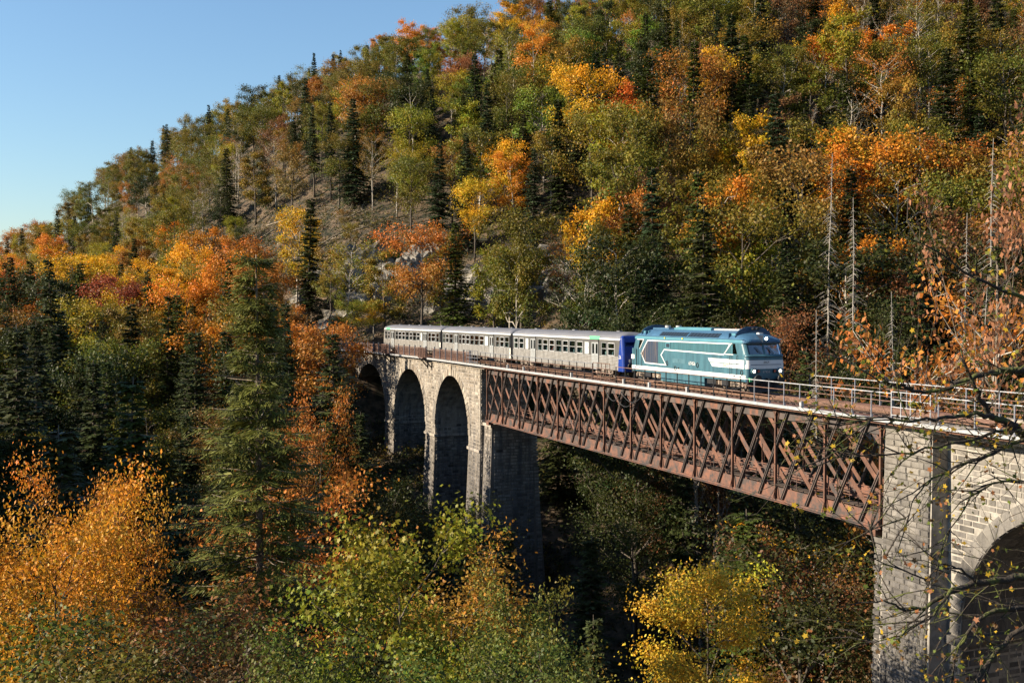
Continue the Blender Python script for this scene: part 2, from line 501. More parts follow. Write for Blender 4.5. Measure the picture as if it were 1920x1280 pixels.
def frustum(mb, s0, s1, v0, v1, h0, h1, bs0, bs1, bv0, bv1):
    """block from top h1 down to h0 with batter per metre on each side"""
    d = h1 - h0
    mb.poly([(s0, v0, h1), (s1, v0, h1), (s1, v1, h1), (s0, v1, h1),
             (s0 - bs0*d, v0 - bv0*d, h0), (s1 + bs1*d, v0 - bv0*d, h0), (s1 + bs1*d, v1 + bv1*d, h0), (s0 - bs0*d, v1 + bv1*d, h0)],
            [(0,1,2,3),(4,7,6,5),(0,4,5,1),(1,5,6,2),(2,6,7,3),(3,7,4,0)])

def arch_wall(mb, sa, sb, v0, v1, htop, centers, r, hs, hbot, ds=.45):
    """wall between sa and sb with open arches down to hbot"""
    cuts = set([sa, sb])
    s = sa
    while s < sb: cuts.add(round(s, 3)); s += ds
    for c in centers:
        for k in range(25):
            x = c + r * math.cos(math.pi * k / 24)
            if sa < x < sb: cuts.add(round(x, 4))
    cuts = sorted(cuts)
    def soff(s):
        for c in centers:
            if abs(s - c) < r - 1e-3: return hs + math.sqrt(max(0, r*r - (s-c)**2))
            if abs(abs(s - c) - r) <= 1e-3: return hs
        return None
    for a, b in zip(cuts[:-1], cuts[1:]):
        if b - a < 1e-3: continue
        m_ = soff((a + b) / 2)
        if m_ is None: ha = hb = hbot
        else:
            ha, hb = soff(a), soff(b)
            ha = hs if ha is None else ha; hb = hs if hb is None else hb
        mb.quad((a, v0, ha), (a, v0, htop), (b, v0, htop), (b, v0, hb))
        mb.quad((a, v1, ha), (b, v1, hb), (b, v1, htop), (a, v1, htop))
        mb.quad((a, v0, htop), (a, v1, htop), (b, v1, htop), (b, v0, htop))
        if m_ is not None: mb.quad((a, v0, ha), (b, v0, hb), (b, v1, hb), (a, v1, ha))
    for c in centers:
        for sx in (c - r, c + r):
            if sa < sx < sb:
                mb.quad((sx, v0, hbot), (sx, v0, hs), (sx, v1, hs), (sx, v1, hbot))
    for sx in (sa, sb):
        if soff(sx) is None: mb.quad((sx, v0, hbot), (sx, v0, htop), (sx, v1, htop), (sx, v1, hbot))

def cornice(root, s0, s1, v0, v1, sgn=-1):
    """stone cornice of separate coping blocks along both edges"""
    r = random.Random(int(s0 * 10))
    s = s0
    while s < s1 - .05:
        l = min(r.uniform(1.1, 1.5), s1 - s)
        mb = MB(P)
        x0, x1 = s + .012, s + l - .012
        mb.box(x0, x1, v0 - .30, v0 + .45, -.36, -.12)
        mb.box(x0, x1, v0 - .16, v0 + .3, -.60, -.363)
        mb.t = [r.uniform(.9, 1.15)] * len(mb.f)
        mb.build('coping_stone', M['stone'], root, tints=True, world=True)
        s += l
    mb = MB(P); mb.lbox(s0, s1, v1 - .3, v1 + .3, -.36, -.12); mb.lbox(s0, s1, v1 - .3, v1 + .16, -.60, -.363)
    mb.build('far_coping', M['stone'], root, tints=True, world=True)

VB = 5.3
# ---- left viaduct
HS, RA = -8.1, 6.25
LC = [72.45, 88.75, 105.0, 121.3]
Lroot = thing('stone_viaduct', 'pale stone viaduct with three tall arches beyond the far end of the iron girder', 'viaduct', P(62, 0, -20))
mb = MB(P)
arch_wall(mb, 62.3, 134, 0, VB, -.55, LC[:3] + [LC[3]], RA, HS, -9.3)
mb.build('wall', M['mortar'], Lroot, world=True)
bt = .042
mb = MB(P)
piers = [(62.3, LC[0] - RA)] + [(LC[i] + RA, LC[i + 1] - RA) for i in range(3)] + [(LC[3] + RA, 134)]
for (a, b) in piers:
    h0 = -44 if a < 90 else -34
    frustum(mb, a, b, 0, VB, h0, -9.3, bt * .4, bt * .4, bt, bt)
mb.build('pier', M['mortar_dark'], Lroot, world=True)
# stonework: spandrels, arch rings, pilaster, pier faces, jambs and soffits
mb = MB(P)
RO = RA + .75
def skipL(s, h, l, ht):
    for c in LC:
        if h > HS:
            if (s - c) ** 2 + (h - HS) ** 2 < (RO + .1) ** 2: return True
        elif abs(s - c) < RA + .1: return True
    return False
joined_stones(mb, lambda a, o_, h: (a, -o_, h), courses(62.32, 118, -9.3, -.62, .36, .5, .95, skipL))
for (a, b) in piers[:4]:
    z0 = -42 if a < 90 else -30
    d0 = lambda h: max(0.0, -9.3 - h) * bt
    joined_stones(mb, lambda a_, o_, h: (a_, -o_ - d0(h), h), courses(a + .05, b - .05, z0, -9.3, .36, .5, .95))
    # faces towards the camera (lower s)
    joined_stones(mb, lambda v_, o_, h, a=a: (a - o_ - d0(h) * .4, v_, h), courses(.05, VB - .05, z0, -9.3 if a > 63 else -.62, .34, .45, .9), proud=.06)
for c in LC[:3]:
    n = 29
    for k in range(n):
        t0 = math.pi * k / n + .008; t1 = math.pi * (k + 1) / n - .008
        key = k == n // 2
        ro = RO + (.42 if key else 0); pr = .13 if key else rnd.uniform(.03, .07)
        mb.tint = rnd.uniform(.75, 1.12) * (1.12 if key else 1)
        q = []
        for vv in (.1, -pr):
            for t, r_ in ((t0, RA - .01), (t1, RA - .01), (t1, ro), (t0, ro)):
                q.append((c + r_ * math.cos(t), vv, HS + r_ * math.sin(t)))
        mb.poly(q, [(4,5,6,7),(0,1,5,4),(1,2,6,5),(2,3,7,6),(3,0,4,7)])
    # jamb under the springing and the soffit, seen through the arch: coursed blocks
    joined_stones(mb, lambda v_, o_, h, c=c: (c + RA - o_, v_, h), courses(.05, VB - .05, -9.3, HS, .4, .5, .9))
    m_ = 22
    for k in range(m_):
        t0 = math.pi * .5 * k / m_; t1 = math.pi * .5 * (k + 1) / m_ - .004
        v_ = .04
        while v_ < VB - .1:
            l = rnd.uniform(.45, .9); ve = min(v_ + l - .03, VB)
            rr = RA - rnd.uniform(.01, .05); mb.tint = rnd.uniform(.7, 1.1)
            mb.quad((c + rr * math.cos(t0), v_, HS + rr * math.sin(t0)), (c + rr * math.cos(t0), ve, HS + rr * math.sin(t0)), (c + rr * math.cos(t1), ve, HS + rr * math.sin(t1)), (c + rr * math.cos(t1), v_, HS + rr * math.sin(t1)))
            v_ = ve + .03
mb.tint = None
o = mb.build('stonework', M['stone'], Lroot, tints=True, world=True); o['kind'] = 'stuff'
for (a, b) in piers[:4]:
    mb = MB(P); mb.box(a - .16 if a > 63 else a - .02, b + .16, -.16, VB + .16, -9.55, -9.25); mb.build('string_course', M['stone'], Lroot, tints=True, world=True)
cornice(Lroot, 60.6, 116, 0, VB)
# bearing pier for the girder, below the truss seat
mb = MB(P); frustum(mb, 59.9, 62.3, .45, VB - .1, -46, -6.35, bt * .5, 0, bt * .9, bt * 1.6)
mb.build('girder_seat', M['mortar_dark'], Lroot, world=True)
mb = MB(P)
dd = lambda h: max(0.0, -6.35 - h) * bt
joined_stones(mb, lambda a_, o_, h: (a_, .45 - o_ - dd(h) * .9, h), courses(60.0, 61.9, -42, -6.6, .36, .6, 1.0), proud=.07)
joined_stones(mb, lambda v_, o_, h: (59.9 - o_ - dd(h) * .5, v_, h), courses(.6, VB - .2, -42, -6.6, .34, .45, .9), proud=.06)
joined_stones(mb, lambda v_, o_, h: (59.9 - o_ - dd(h) * .5, v_, h), [(VB - .1 + .9 * dd(h) , h, .6, .33) for h in np.arange(-41, -6.8, .36)], proud=.05)
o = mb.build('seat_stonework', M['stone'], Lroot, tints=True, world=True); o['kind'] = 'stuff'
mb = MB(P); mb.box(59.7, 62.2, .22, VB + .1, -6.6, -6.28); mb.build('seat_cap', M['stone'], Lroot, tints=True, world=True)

# ---- right viaduct
HR, RR = -10.3, 6.9
SV = 1.0                                      # spandrel face stands back behind the pilaster
RCn = [-11.1, -28.4]
Rroot = thing('stone_viaduct', 'near stone pier and large shaded arch carrying the right end of the iron girder', 'viaduct', P(0, 0, -12))
mb = MB(P)
arch_wall(mb, -42, -3.3, SV, VB, -.55, RCn, RR, HR, -10.4)
mb.build('wall', M['mortar_pale'], Rroot, world=True)
mb = MB(P)
frustum(mb, -3.3, -.02, .06, VB, -34, -.55, .012, .012, .02, .02)
mb.box(-.02, .12, .1, VB - .1, -5.7, -.9)
frustum(mb, -3.2, .62, .1, VB - .1, -34, -6.35, 0, .01, .018, .02)
for (a, b) in ((-4.2, -3.3), (-21.5, -18.0), (-42, -35.3)): frustum(mb, a, b, SV + .02, VB, -34, -10.4, .012, .012, .03, .03)
mb.build('pier', M['mortar_pale'], Rroot, world=True)
dr = lambda h: max(0.0, -.55 - h) * .02
gen = list(courses(-3.28, -.05, -17.4, -.62, .31, .55, 1.0, None, random.Random(3)))
gen.sort(key=lambda g: -g[1])
for (a, h, l, ht) in gen[:270]:
    place_stone(Rroot, a, -.03 - dr(h) + rnd.uniform(-.012, .012), h, l - .022, .28, ht - .022)
mb = MB(P)
joined_stones(mb, lambda a_, o_, h: (a_, .06 - o_ - dr(h), h), gen[270:], proud=.06)
joined_stones(mb, lambda a_, o_, h: (a_, .06 - o_ - dr(h), h), courses(-3.28, -.05, -33, -17.4, .31, .55, 1.0), proud=.05)
joined_stones(mb, lambda a_, o_, h: (a_, .1 - o_ - dr(h) * .9 , h), courses(.0, .6, -33, -6.6, .31, .6, .7), proud=.12)
def skipR(s, h, l, ht):
    for c in RCn:
        if h > HR:
            if (s - c) ** 2 + (h - HR) ** 2 < (RR + .85) ** 2: return True
        elif abs(s - c) < RR + .05: return True
    return False
joined_stones(mb, lambda a_, o_, h: (a_, SV - o_ - max(0, -10.4 - h) * .03, h), courses(-41, -3.6, -33, -.62, .31, .5, 1.0, skipR), proud=.04)
joined_stones(mb, lambda v_, o_, h: (-3.3 - o_, v_, h), courses(.09, SV, -33, -.62, .31, .45, .9), proud=.014)
for c in RCn:
    joined_stones(mb, lambda v_, o_, h, c=c: (c + RR - o_, v_, h), courses(SV + .05, VB - .05, -30, HR, .38, .5, .9))
    m_ = 26
    for k in range(m_):
        t0 = math.pi * k / m_; t1 = math.pi * (k + 1) / m_ - .004
        v_ = SV + .04
        while v_ < VB - .1:
            l = rnd.uniform(.5, .95); ve = min(v_ + l - .03, VB)
            rr = RR - rnd.uniform(.01, .05); mb.tint = rnd.uniform(.7, 1.1)
            mb.quad((c + rr * math.cos(t0), v_, HR + rr * math.sin(t0)), (c + rr * math.cos(t0), ve, HR + rr * math.sin(t0)), (c + rr * math.cos(t1), ve, HR + rr * math.sin(t1)), (c + rr * math.cos(t1), v_, HR + rr * math.sin(t1)))
            v_ = ve + .03
mb.tint = None
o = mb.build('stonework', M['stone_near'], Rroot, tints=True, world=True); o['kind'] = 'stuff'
# arch ring stones of the near arch, one object each
for c, n in ((RCn[0], 37), (RCn[1], 37)):
    for k in range(n):
        t = math.pi * (k + .5) / n
        key = k == n // 2
        mid = RR + .42 + (.2 if key else 0)
        wv = math.pi * mid / n
        p = P(c + mid * math.cos(t), SV + .10, HR + mid * math.sin(t))
        o = bpy.data.objects.new('ring_stone', rnd.choice(STV)); COL.objects.link(o); o.parent = Rroot
        o.location = p - Rroot.location
        # local X runs along -s; roll about the local Y so that the long side is radial
        mt = Matrix.Rotation(PH - math.pi / 2, 4, 'Z') @ Matrix.Rotation(-(math.pi - t), 4, 'Y')
        o.rotation_euler = mt.to_euler()
        o.scale = (.84 + (.4 if key else 0), .34, wv - .04)
for a, b in ((-4.45, -3.32), (-21.7, -17.8)):
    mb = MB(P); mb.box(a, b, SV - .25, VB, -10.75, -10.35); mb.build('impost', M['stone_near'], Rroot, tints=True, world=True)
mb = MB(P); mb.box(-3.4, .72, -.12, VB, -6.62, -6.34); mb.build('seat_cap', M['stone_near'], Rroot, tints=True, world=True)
cornice(Rroot, -42, .3, 0, VB)

# ------------------------------------------------------------------ lattice girder
G = thing('lattice_girder_bridge', 'rusty iron lattice girder span carrying the locomotive across the gorge', 'bridge', P(30, 2.6, -6))
PP, HT, HB = 4.6046, -.42, -5.86
SG0, SG1 = 0.12, 59.95
def tri_plate(mb, pts, v0, v1):
    n = len(pts)
    vs_ = [(s, v0, h) for s, h in pts] + [(s, v1, h) for s, h in pts]
    mb.poly(vs_, [tuple(range(n)), tuple(range(2*n - 1, n - 1, -1))] + [(k, n + k, n + (k+1) % n, (k+1) % n) for k in range(n)])
def rivets(mb, s0, s1, h0, h1, v, ns, nh):
    for i in range(ns):
        for j in range(nh):
            s = s0 + (s1 - s0) * (i + .5) / ns; h = h0 + (h1 - h0) * (j + .5) / nh; r_ = .018
            mb.poly([(s - r_, v, h - r_), (s + r_, v, h - r_), (s + r_, v, h + r_), (s - r_, v, h + r_), (s, v - .016, h)], [(0,1,4),(1,2,4),(2,3,4),(3,0,4)])
for side, (vf, sg) in enumerate(((0.0, -1), (5.2, 1))):
    # chords: web plate + flange angle + outstanding flange plate
    mb = MB(P)
    mb.lbox(SG0, SG1, vf - .01, vf + .03, HB, HB + .78)
    mb.lbox(SG0, SG1, vf + sg * .30, vf - sg * .22, HB - .05, HB - .003)
    mb.lbox(SG0, SG1, vf + sg * .12, vf + sg * .013, HB + .0, HB + .10)
    mb.lbox(SG0, SG1, vf + .12, vf + .16, HB, HB + .76)
    mb.build('bottom_chord', M['iron_rust'], G, world=True)
    mb = MB(P)
    mb.lbox(SG0, SG1, vf - .01, vf + .03, HT - .62, HT)
    mb.lbox(SG0, SG1, vf + sg * .30, vf - sg * .22, HT + .003, HT + .05)
    mb.lbox(SG0, SG1, vf + .12, vf + .16, HT - .60, HT)
    mb.build('top_chord', M['iron'], G, world=True)
    for k in range(14):
        s = PP * k + (.12 if k == 0 else 0) - (.0 if k < 13 else .1)
        # post: flange strip on the edge of a deep web, gusset widening at head and foot
        mb = MB(P)
        o1, o2 = vf + sg * .20, vf + sg * .18
        mb.box(s - .06, s + .06, min(o1, o2), max(o1, o2), HB + .1, HT - .12)
        prof = [(.18, HT - .02), (.18, HB + .08), (.02, HB + .0), (.02, HT - .0)]
        pts = [(vf + sg * a, h) for a, h in prof]
        vs_ = [(s - .012, v, h) for v, h in pts] + [(s + .012, v, h) for v, h in pts]
        mb.poly(vs_, [(0,1,2,3),(7,6,5,4),(0,4,5,1),(1,5,6,2),(2,6,7,3),(3,7,4,0)])
        # head bracket with two splayed arms, foot bracket
        for d_ in (-1, 1):
            mb.bar((s, vf + sg * .2, HT - .42), (s + d_ * .2, vf + sg * .2, HT - .05), .05, .05)
        tri_plate(mb, [(s - .28, HB + .02), (s + .28, HB + .02), (s + .05, HB + .95), (s - .05, HB + .95)], min(vf + sg * .04, vf + sg * .06), max(vf + sg * .04, vf + sg * .06))
        tri_plate(mb, [(s - .05, HT - .95), (s + .05, HT - .95), (s + .26, HT - .02), (s - .26, HT - .02)], min(vf + sg * .04, vf + sg * .06), max(vf + sg * .04, vf + sg * .06))
        mb.bar((s, vf + sg * .18, HB + .7), (s, vf + sg * .34, HB + .06), .08, .04)
        mb.build('post', M['rust'], G, world=True)
        if side == 0 and k < 13:
            mb = MB(P)
            a = s + .28 * PP
            rivets(mb, a + .75, a + 1.35, HB + .14, HB + .74, vf - .014, 7, 7)
            mb.box(a + .7, a + 1.4, vf - .014, vf - .011, HB + .11, HB + .76)
            mb.build('splice_plate', M['iron_rust'], G, world=True); mb = MB(P)
            rivets(mb, a + .75, a + 1.55, HT - .56, HT - .06, vf - .014, 8, 6)
            mb.box(a + .7, a + 1.6, vf - .014, vf - .011, HT - .6, HT - .03)
            mb.build('splice_plate', M['iron_rust'], G, world=True)
    H_ = HT - HB
    a1, a2 = .53, 1.05
    nb = 27
    for k in range(-3, nb + 2):
        # strut leaning up to the right: paired channels on the outer face
        s_bot = SG1 - (k * .5 + .14) * PP; s_top = s_bot - a1 * H_
        def clip(sb, hb, st, ht):
            lo, hi = SG0 + .05, SG1 - .05
            if max(sb, st) < lo or min(sb, st) > hi: return None
            f0, f1 = 0.0, 1.0
            for lim in (lo, hi):
                if (sb - lim) * (st - lim) < 0:
                    f = (lim - sb) / (st - sb)
                    inside_b = (sb > lo if lim == lo else sb < hi)
                    if inside_b: f1 = min(f1, f)
                    else: f0 = max(f0, f)
            if sb < lo and st < lo or sb > hi and st > hi: return None
            return (sb + (st - sb) * f0, hb + (ht - hb) * f0), (sb + (st - sb) * f1, hb + (ht - hb) * f1)
        e = clip(s_bot, HB + .12, s_top, HT - .05)
        if e and (Vector(e[0]) - Vector(e[1])).length > .6:
            mb = MB(P)
            (sa, ha), (sb, hb_) = e
            vv = vf + sg * .09
            for off in (-.075, .075):
                mb.bar((sa + off, vv, ha), (sb + off, vv, hb_), .05, .12, up=(0, 1, 0))
            mb.bar((sa, vv + .06 * -sg, ha), (sb, vv + .06 * -sg, hb_), .16, .02, up=(0, 1, 0))
            mb.build('diagonal_strut', M['iron'], G, world=True)
        # tie leaning down to the right: flat riveted bar behind
        t_top = SG1 - (k * .5 + .19 - 1.0) * PP; t_bot = t_top - a2 * H_
        e = clip(t_bot, HB + .1, t_top, HT - .05)
        if e and (Vector(e[0]) - Vector(e[1])).length > .6:
            mb = MB(P)
            (sa, ha), (sb, hb_) = e
            vv = vf + .075
            mb.bar((sa, vv, ha), (sb, vv, hb_), .28, .02, up=(0, 1, 0))
            if side == 0:
                n = int((Vector(e[0]) - Vector(e[1])).length / .16)
                for q in range(n):
                    f = (q + .5) / n
                    for of in (-.07, .07):
                        rivets(mb, sa + (sb - sa) * f + of - .01, sa + (sb - sa) * f + of + .01, ha + (hb_ - ha) * f - .01, ha + (hb_ - ha) * f + .01, vv - .011, 1, 1)
            mb.build('diagonal_tie', M['rust'] if k % 3 else M['iron_rust'], G, world=True)
for k in range(14):
    s = PP * k + (.2 if k == 0 else 0) - (.0 if k < 13 else .2)
    mb = MB(P)
    mb.box(s - .1, s + .1, .2, 5.0, HT - .55, HT - .5); mb.box(s - .012, s + .012, .2, 5.0, HT - .5, HT - .05); mb.box(s - .1, s + .1, .2, 5.0, HT - .05, HT + .0)
    mb.build('cross_girder', M['iron'], G, world=True)
    mb = MB(P)
    mb.box(s - .08, s + .08, .2, 5.0, HB + .05, HB + .2)
    if k < 13:
        mb.bar((s, .2, HB + .1), (s + PP, 5.0, HB + .1), .12, .05); mb.bar((s, 5.0, HB + .16), (s + PP, .2, HB + .16), .12, .05)
    mb.build('bottom_bracing', M['iron_rust'], G, world=True)
for v in (1.45, 2.95):
    mb = MB(P); mb.lbox(SG0, SG1, v - .02, v + .02, HT - .5, HT - .02); mb.lbox(SG0, SG1, v - .14, v + .14, HT + .0, HT + .03); mb.build('stringer', M['iron'], G, world=True)
# inspection gangway inside the girder
mb = MB(P); mb.lbox(SG0, SG1, 1.6, 2.3, HB + .42, HB + .46)
mb.build('gangway', M['sleeper'], G, world=True)
for v in (1.5, 2.4):
    mb = MB(P)
    for h in (.95, 1.35): mb.lbox(SG0, SG1, v - .02, v + .02, HB + h, HB + h + .04)
    for k in range(33): mb.box(SG0 + k * 1.85 - .02, SG0 + k * 1.85 + .02, v - .02, v + .02, HB + .46, HB + 1.39)
    mb.build('gangway_railing', M['iron_rust'], G, world=True)
# looped cables hung below the deck
for s0, s1, sag in ((31.5, 28.6, .8), (30.2, 25.9, 1.1), (28.8, 25.2, .7)):
    mb = MB(P)
    mb.tube([(s0 + (s1 - s0) * i / 12, -.42, -.75 - sag * math.sin(math.pi * i / 12)) for i in range(13)], .035, 5)
    tag(link('cable', mb.mesh('cable', M['black'])), 'black cable looped under the deck edge below the coupling, ' + {31.5: 'leftmost loop', 30.2: 'longest middle loop', 28.8: 'rightmost loop'}[s0], 'cable', 'cables looped under the deck')
for s in (.7, 59.4):
    for v in (0, 5.2):
        mb = MB(P); mb.box(s - .35, s + .35, v - .25, v + .3, HB - .42, HB - .055); mb.build('bearing', M['rust'], G, world=True)

# ------------------------------------------------------------------ deck and track
DK = thing('bridge_deck', 'rusty plank deck with a pale edge trough running along the top of the bridge', 'deck', P(30, 2.2, -.3))
mb = MB(P); mb.lbox(-42, 134, -.50, .95, -.30, -.22)
for k in range(int(104 / .25)):
    s = -42 + k * .25
    mb.tint = None
    mb.box(s + .01, s + .24, -.48, .94, -.218, -.205 + rnd.uniform(0, .012))
o = mb.build('walkway_planks', M['deck'], DK, world=True); o['kind'] = 'stuff'
mb = MB(P)
mb.lbox(-42, 134, .95, 3.5, -.42, -.30); mb.build('track_bed', M['ballast'], DK, world=True)
mb = MB(P); mb.lbox(-42, 134, 3.5, 5.75, -.34, -.24); mb.build('far_walkway', M['deck'], DK, world=True)
s = -42.0; r = random.Random(5)
while s < 120:
    l = 3.07
    mb = MB(P); mb.box(s + .015, s + l - .015, -.78, -.505, -.27, -.10 + r.uniform(-.012, .012))
    mb.build('trough_section', M['white_metal'], DK, world=True)
    s += l
for s in (6.1, 18.6, 23.9, 27.9, 37.5, 48.3, 52.5, -8.0):
    mb = MB(P); mb.box(s - .09, s + .09, -.70, -.52, -.10, .26); mb.build('marker_post', M['white_metal'], DK, world=True)
mb = MB(P); mb.lbox(-42, 60.5, -.60, -.52, -.40, -.275); mb.build('edge_angle', M['rust'], DK, world=True)

TR = thing('railway_track', 'single railway track with dark wooden sleepers running under the train', 'track', P(30, 2.2, -.2))
sl = MB(); sl.box(-.13, .13, -1.25, 1.25, -.31, -.16); slm = sl.mesh('sleeper', M['sleeper'])
near = 0
s = -41.7; i = 0
farsl = MB(P)
while s < 128:
    if i < 290:
        o = link('sleeper', slm, TR); o.location = P(s, 2.2, 0) - TR.location; o.rotation_euler = (0, 0, heading(s) - math.pi / 2)
    s += .6; i += 1
for v in (2.2 - .75, 2.2 + .75):
    mb = MB(P); mb.lbox(-42, 134, v - .035, v + .035, -.03, 0.0); mb.lbox(-42, 134, v - .01, v + .01, -.14, -.03); mb.lbox(-42, 134, v - .07, v + .07, -.158, -.14)
    mb.build('rail', M['railhead'], TR, world=True)
for v in (2.2 - .5, 2.2 + .5):
    mb = MB(P); mb.lbox(-10, 62, v - .03, v + .03, -.155, -.06); mb.build('guard_rail', M['rail_brown'], TR, world=True)
# the line on its shelf beyond the left end
mb = MB(P); mb.lbox(134, 260, -.2, 4.6, -.9, -.34)
tag(mb.build('railway_embankment', M['ballast']), 'low ballast shelf continuing the line beyond the left end of the viaduct', 'embankment')

# ------------------------------------------------------------------ railings
def railing(label, s0, s1, v, step, mat_top, mat_post, mid, hh=1.2, posts_top=None, group='railings along the bridge deck'):
    root = thing('railing', label, 'railing', P((s0 + s1) / 2, v, 0), group=group)
    pm = MB(); pm.box(-.028, .028, -.028, .028, 0, hh + .27); pm.box(-.04, .04, -.02, .09, .0, .3)
    pme = pm.mesh('post', mat_post)
    n = max(1, int(round((s1 - s0) / step)))
    for k in range(n + 1):
        s = s0 + (s1 - s0) * k / n
        o = link('post', pme, root); o.location = P(s, v, -.25) - root.location; o.rotation_euler = (0, 0, heading(s) - math.pi / 2)
    mb = MB(P); mb.lbox(s0, s1, v - .026, v + .026, hh - .022, hh + .026); mb.build('top_rail', mat_top, root, world=True)
    for h in mid:
        mb = MB(P); mb.lbox(s0, s1, v - .02, v + .02, h - .02, h + .02); mb.build('middle_rail', M['rail_brown'], root, world=True)
    return root
railing('grey tube railing on the near deck edge, from the locomotive nose to the white gate', -1.2, 12.2, -.62, 1.535, M['tube_pale'], M['rail_grey'], (.38, .80))
railing('dark railing in front of the locomotive side on the near edge of the deck', 12.2, 29.2, -.62, 1.535, M['rail_brown'], M['black'], (.38,), 1.12)
railing('thin railing on the near deck edge in front of the front coach', 33.4, 60.5, -.62, 1.535, M['rail_grey'], M['black'], (.38, .80))
railing('pale railing above the near stone pier, right of the railing gate', -40, -4.2, -.45, 2.2, M['tube_pale'], M['rail_grey'], (.38, .80))
railing('far side railing with pale top rail behind the empty track', -40, 13.5, 5.45, 2.2, M['tube_pale'], M['rail_grey'], (.35, .78))
railing('dark far side railing half hidden behind the train', 13.5, 60, 5.45, 2.2, M['rail_brown'], M['rail_brown'], (.35, .78))
def cage(label, s0, s1, v, mat=M['tube_pale']):
    root = thing('railing_gate', label, 'gate', P((s0 + s1) / 2, v, 0), group='railing gates on the deck')
    n = 4
    for k in range(n + 1):
        s = s0 + (s1 - s0) * k / n
        mb = MB(P); mb.box(s - .022, s + .022, v - .022, v + .022, -.2, 1.33); mb.build('upright', mat, root, world=True)
    for h in (.15, .55, .92, 1.3):
        mb = MB(P); mb.lbox(s0 - .03, s1 + .03, v - .02, v + .02, h - .02, h + .02); mb.build('crossbar', mat, root, world=True)
cage('white barred railing gate on the deck just left of the near stone pier pilaster', -4.0, -1.35, -.75)
cage('small grey barred gate at the left end of the girder beside the second coach', 61.0, 64.6, -.75, M['rail_grey'])
cage('thin brown barred gate beside the blue end of the front coach', 30.0, 33.0, -.75, M['rail_brown'])
# parapet of dark iron bars on the left viaduct
def parapet(label, s0, s1, v):
    root = thing('iron_parapet', label, 'parapet', P((s0 + s1) / 2, v, 0), group='dark iron parapets on the stone viaduct')
    mb = MB(P); mb.lbox(s0, s1, v - .03, v + .03, .96, 1.02); mb.lbox(s0, s1, v - .02, v + .02, .02, .06)
    mb.build('handrail', M['rail_brown'], root, world=True)
    mb = MB(P)
    n = int((s1 - s0) / .18)
    for k in range(n):
        s = s0 + .18 * k
        mb.box(s - .035, s + .035, v - .012, v + .012, -.1, .98)
    mb.lbox(s0, s1, v + .02, v + .03, -.1, .55)
    o = mb.build('bars', M['rail_brown'], root, world=True); o['kind'] = 'stuff'
    n = int((s1 - s0) / 2.2)
    for k in range(n + 1):
        s = s0 + 2.2 * k
        mb = MB(P); mb.box(s - .04, s + .04, v - .12, v + .04, -.1, 1.25); mb.build('post', M['rail_grey'], root, world=True)
parapet('dark iron bar parapet beside the second coach above the right viaduct arch', 65.2, 79.5, -.1)
parapet('dark iron bar parapet beside the rear coach above the middle viaduct arch', 81.8, 94.5, -.1)
parapet('dark iron bar parapet above the left viaduct arch behind the dark fir', 96.6, 124, -.1)
for s, lab in ((80.6, 'dark iron refuge box jutting out between the right and middle arches'), (95.6, 'dark iron refuge box jutting out between the middle and left arches')):
    root = thing('refuge_platform', lab, 'platform', P(s, -.5, 0), group='refuge platforms on the viaduct')
    mb = MB(P); mb.box(s - 1.0, s + 1.0, -1.25, 0, -.14, -.06); mb.build('floor', M['rail_brown'], root, world=True)
    mb = MB(P)
    for k in range(9): mb.box(s - 1 + k * .25 - .03, s - 1 + k * .25 + .03, -1.25, -1.21, -.06, 1.15)
    for k in range(5):
        for q in (-1, 1): mb.box(s + q - .02, s + q + .02, -1.2 + k * .25, -1.16 + k * .25, -.06, 1.15)
    mb.box(s - 1, s + 1, -1.27, -1.2, 1.1, 1.17)
    mb.build('bars', M['rail_brown'], root, world=True)
    for q in (-.8, .8):
        mb = MB(P); mb.bar((s + q, -1.1, -.15), (s + q, -.02, -1.35), .12, .12); mb.bar((s + q, -.06, -.6), (s + q, -.06, -1.5), .1, .1); mb.build('bracket', M['black'], root, world=True)
# lineside cabinets at the left end
for s, v, lab in ((104.8, 4.9, 'pale lineside cabinet right behind the tail of the rear coach'), (107.6, 4.9, 'pale lineside cabinet further left of the rear coach tail')):
    root = thing('lineside_cabinet', lab, 'cabinet', P(s, v, 0), group='lineside cabinets')
    mb = MB(P); mb.box(s - .9, s + .9, v - .3, v + .3, -.22, 1.35); mb.build('body', M['white_metal'], root, world=True)
    mb = MB(P); mb.box(s - .95, s + .95, v - .36, v + .36, 1.352, 1.45); mb.build('lid', M['white_metal'], root, world=True)
    mb = MB(P); mb.box(s - .75, s + .75, v - .32, v - .302, -.05, 1.15); mb.build('door', M['interior'], root, world=True)
# coping wall seen at far right behind the branches
RW = thing('stone_wall', 'pale stone wall beyond the far railing at the right edge behind the branches', 'wall', P(-8, 7.5, 0))
mb = MB(P); mb.box(-40, -5.2, 7.6, 8.4, -12, 1.2); mb.build('core', M['mortar'], RW, world=True)
mb = MB(P); joined_stones(mb, lambda a_, o_, h: (a_, 7.6 - o_, h), courses(-40, -5.2, -2, 1.1, .37, .6, 1.0), proud=.05)
o = mb.build('stonework', M['stone'], RW, tints=True, world=True); o['kind'] = 'stuff'
mb = MB(P)
mb.box(-40, -5.1, 7.45, 8.5, 1.2, 1.4); mb.build('coping', M['stone'], RW, tints=True, world=True)
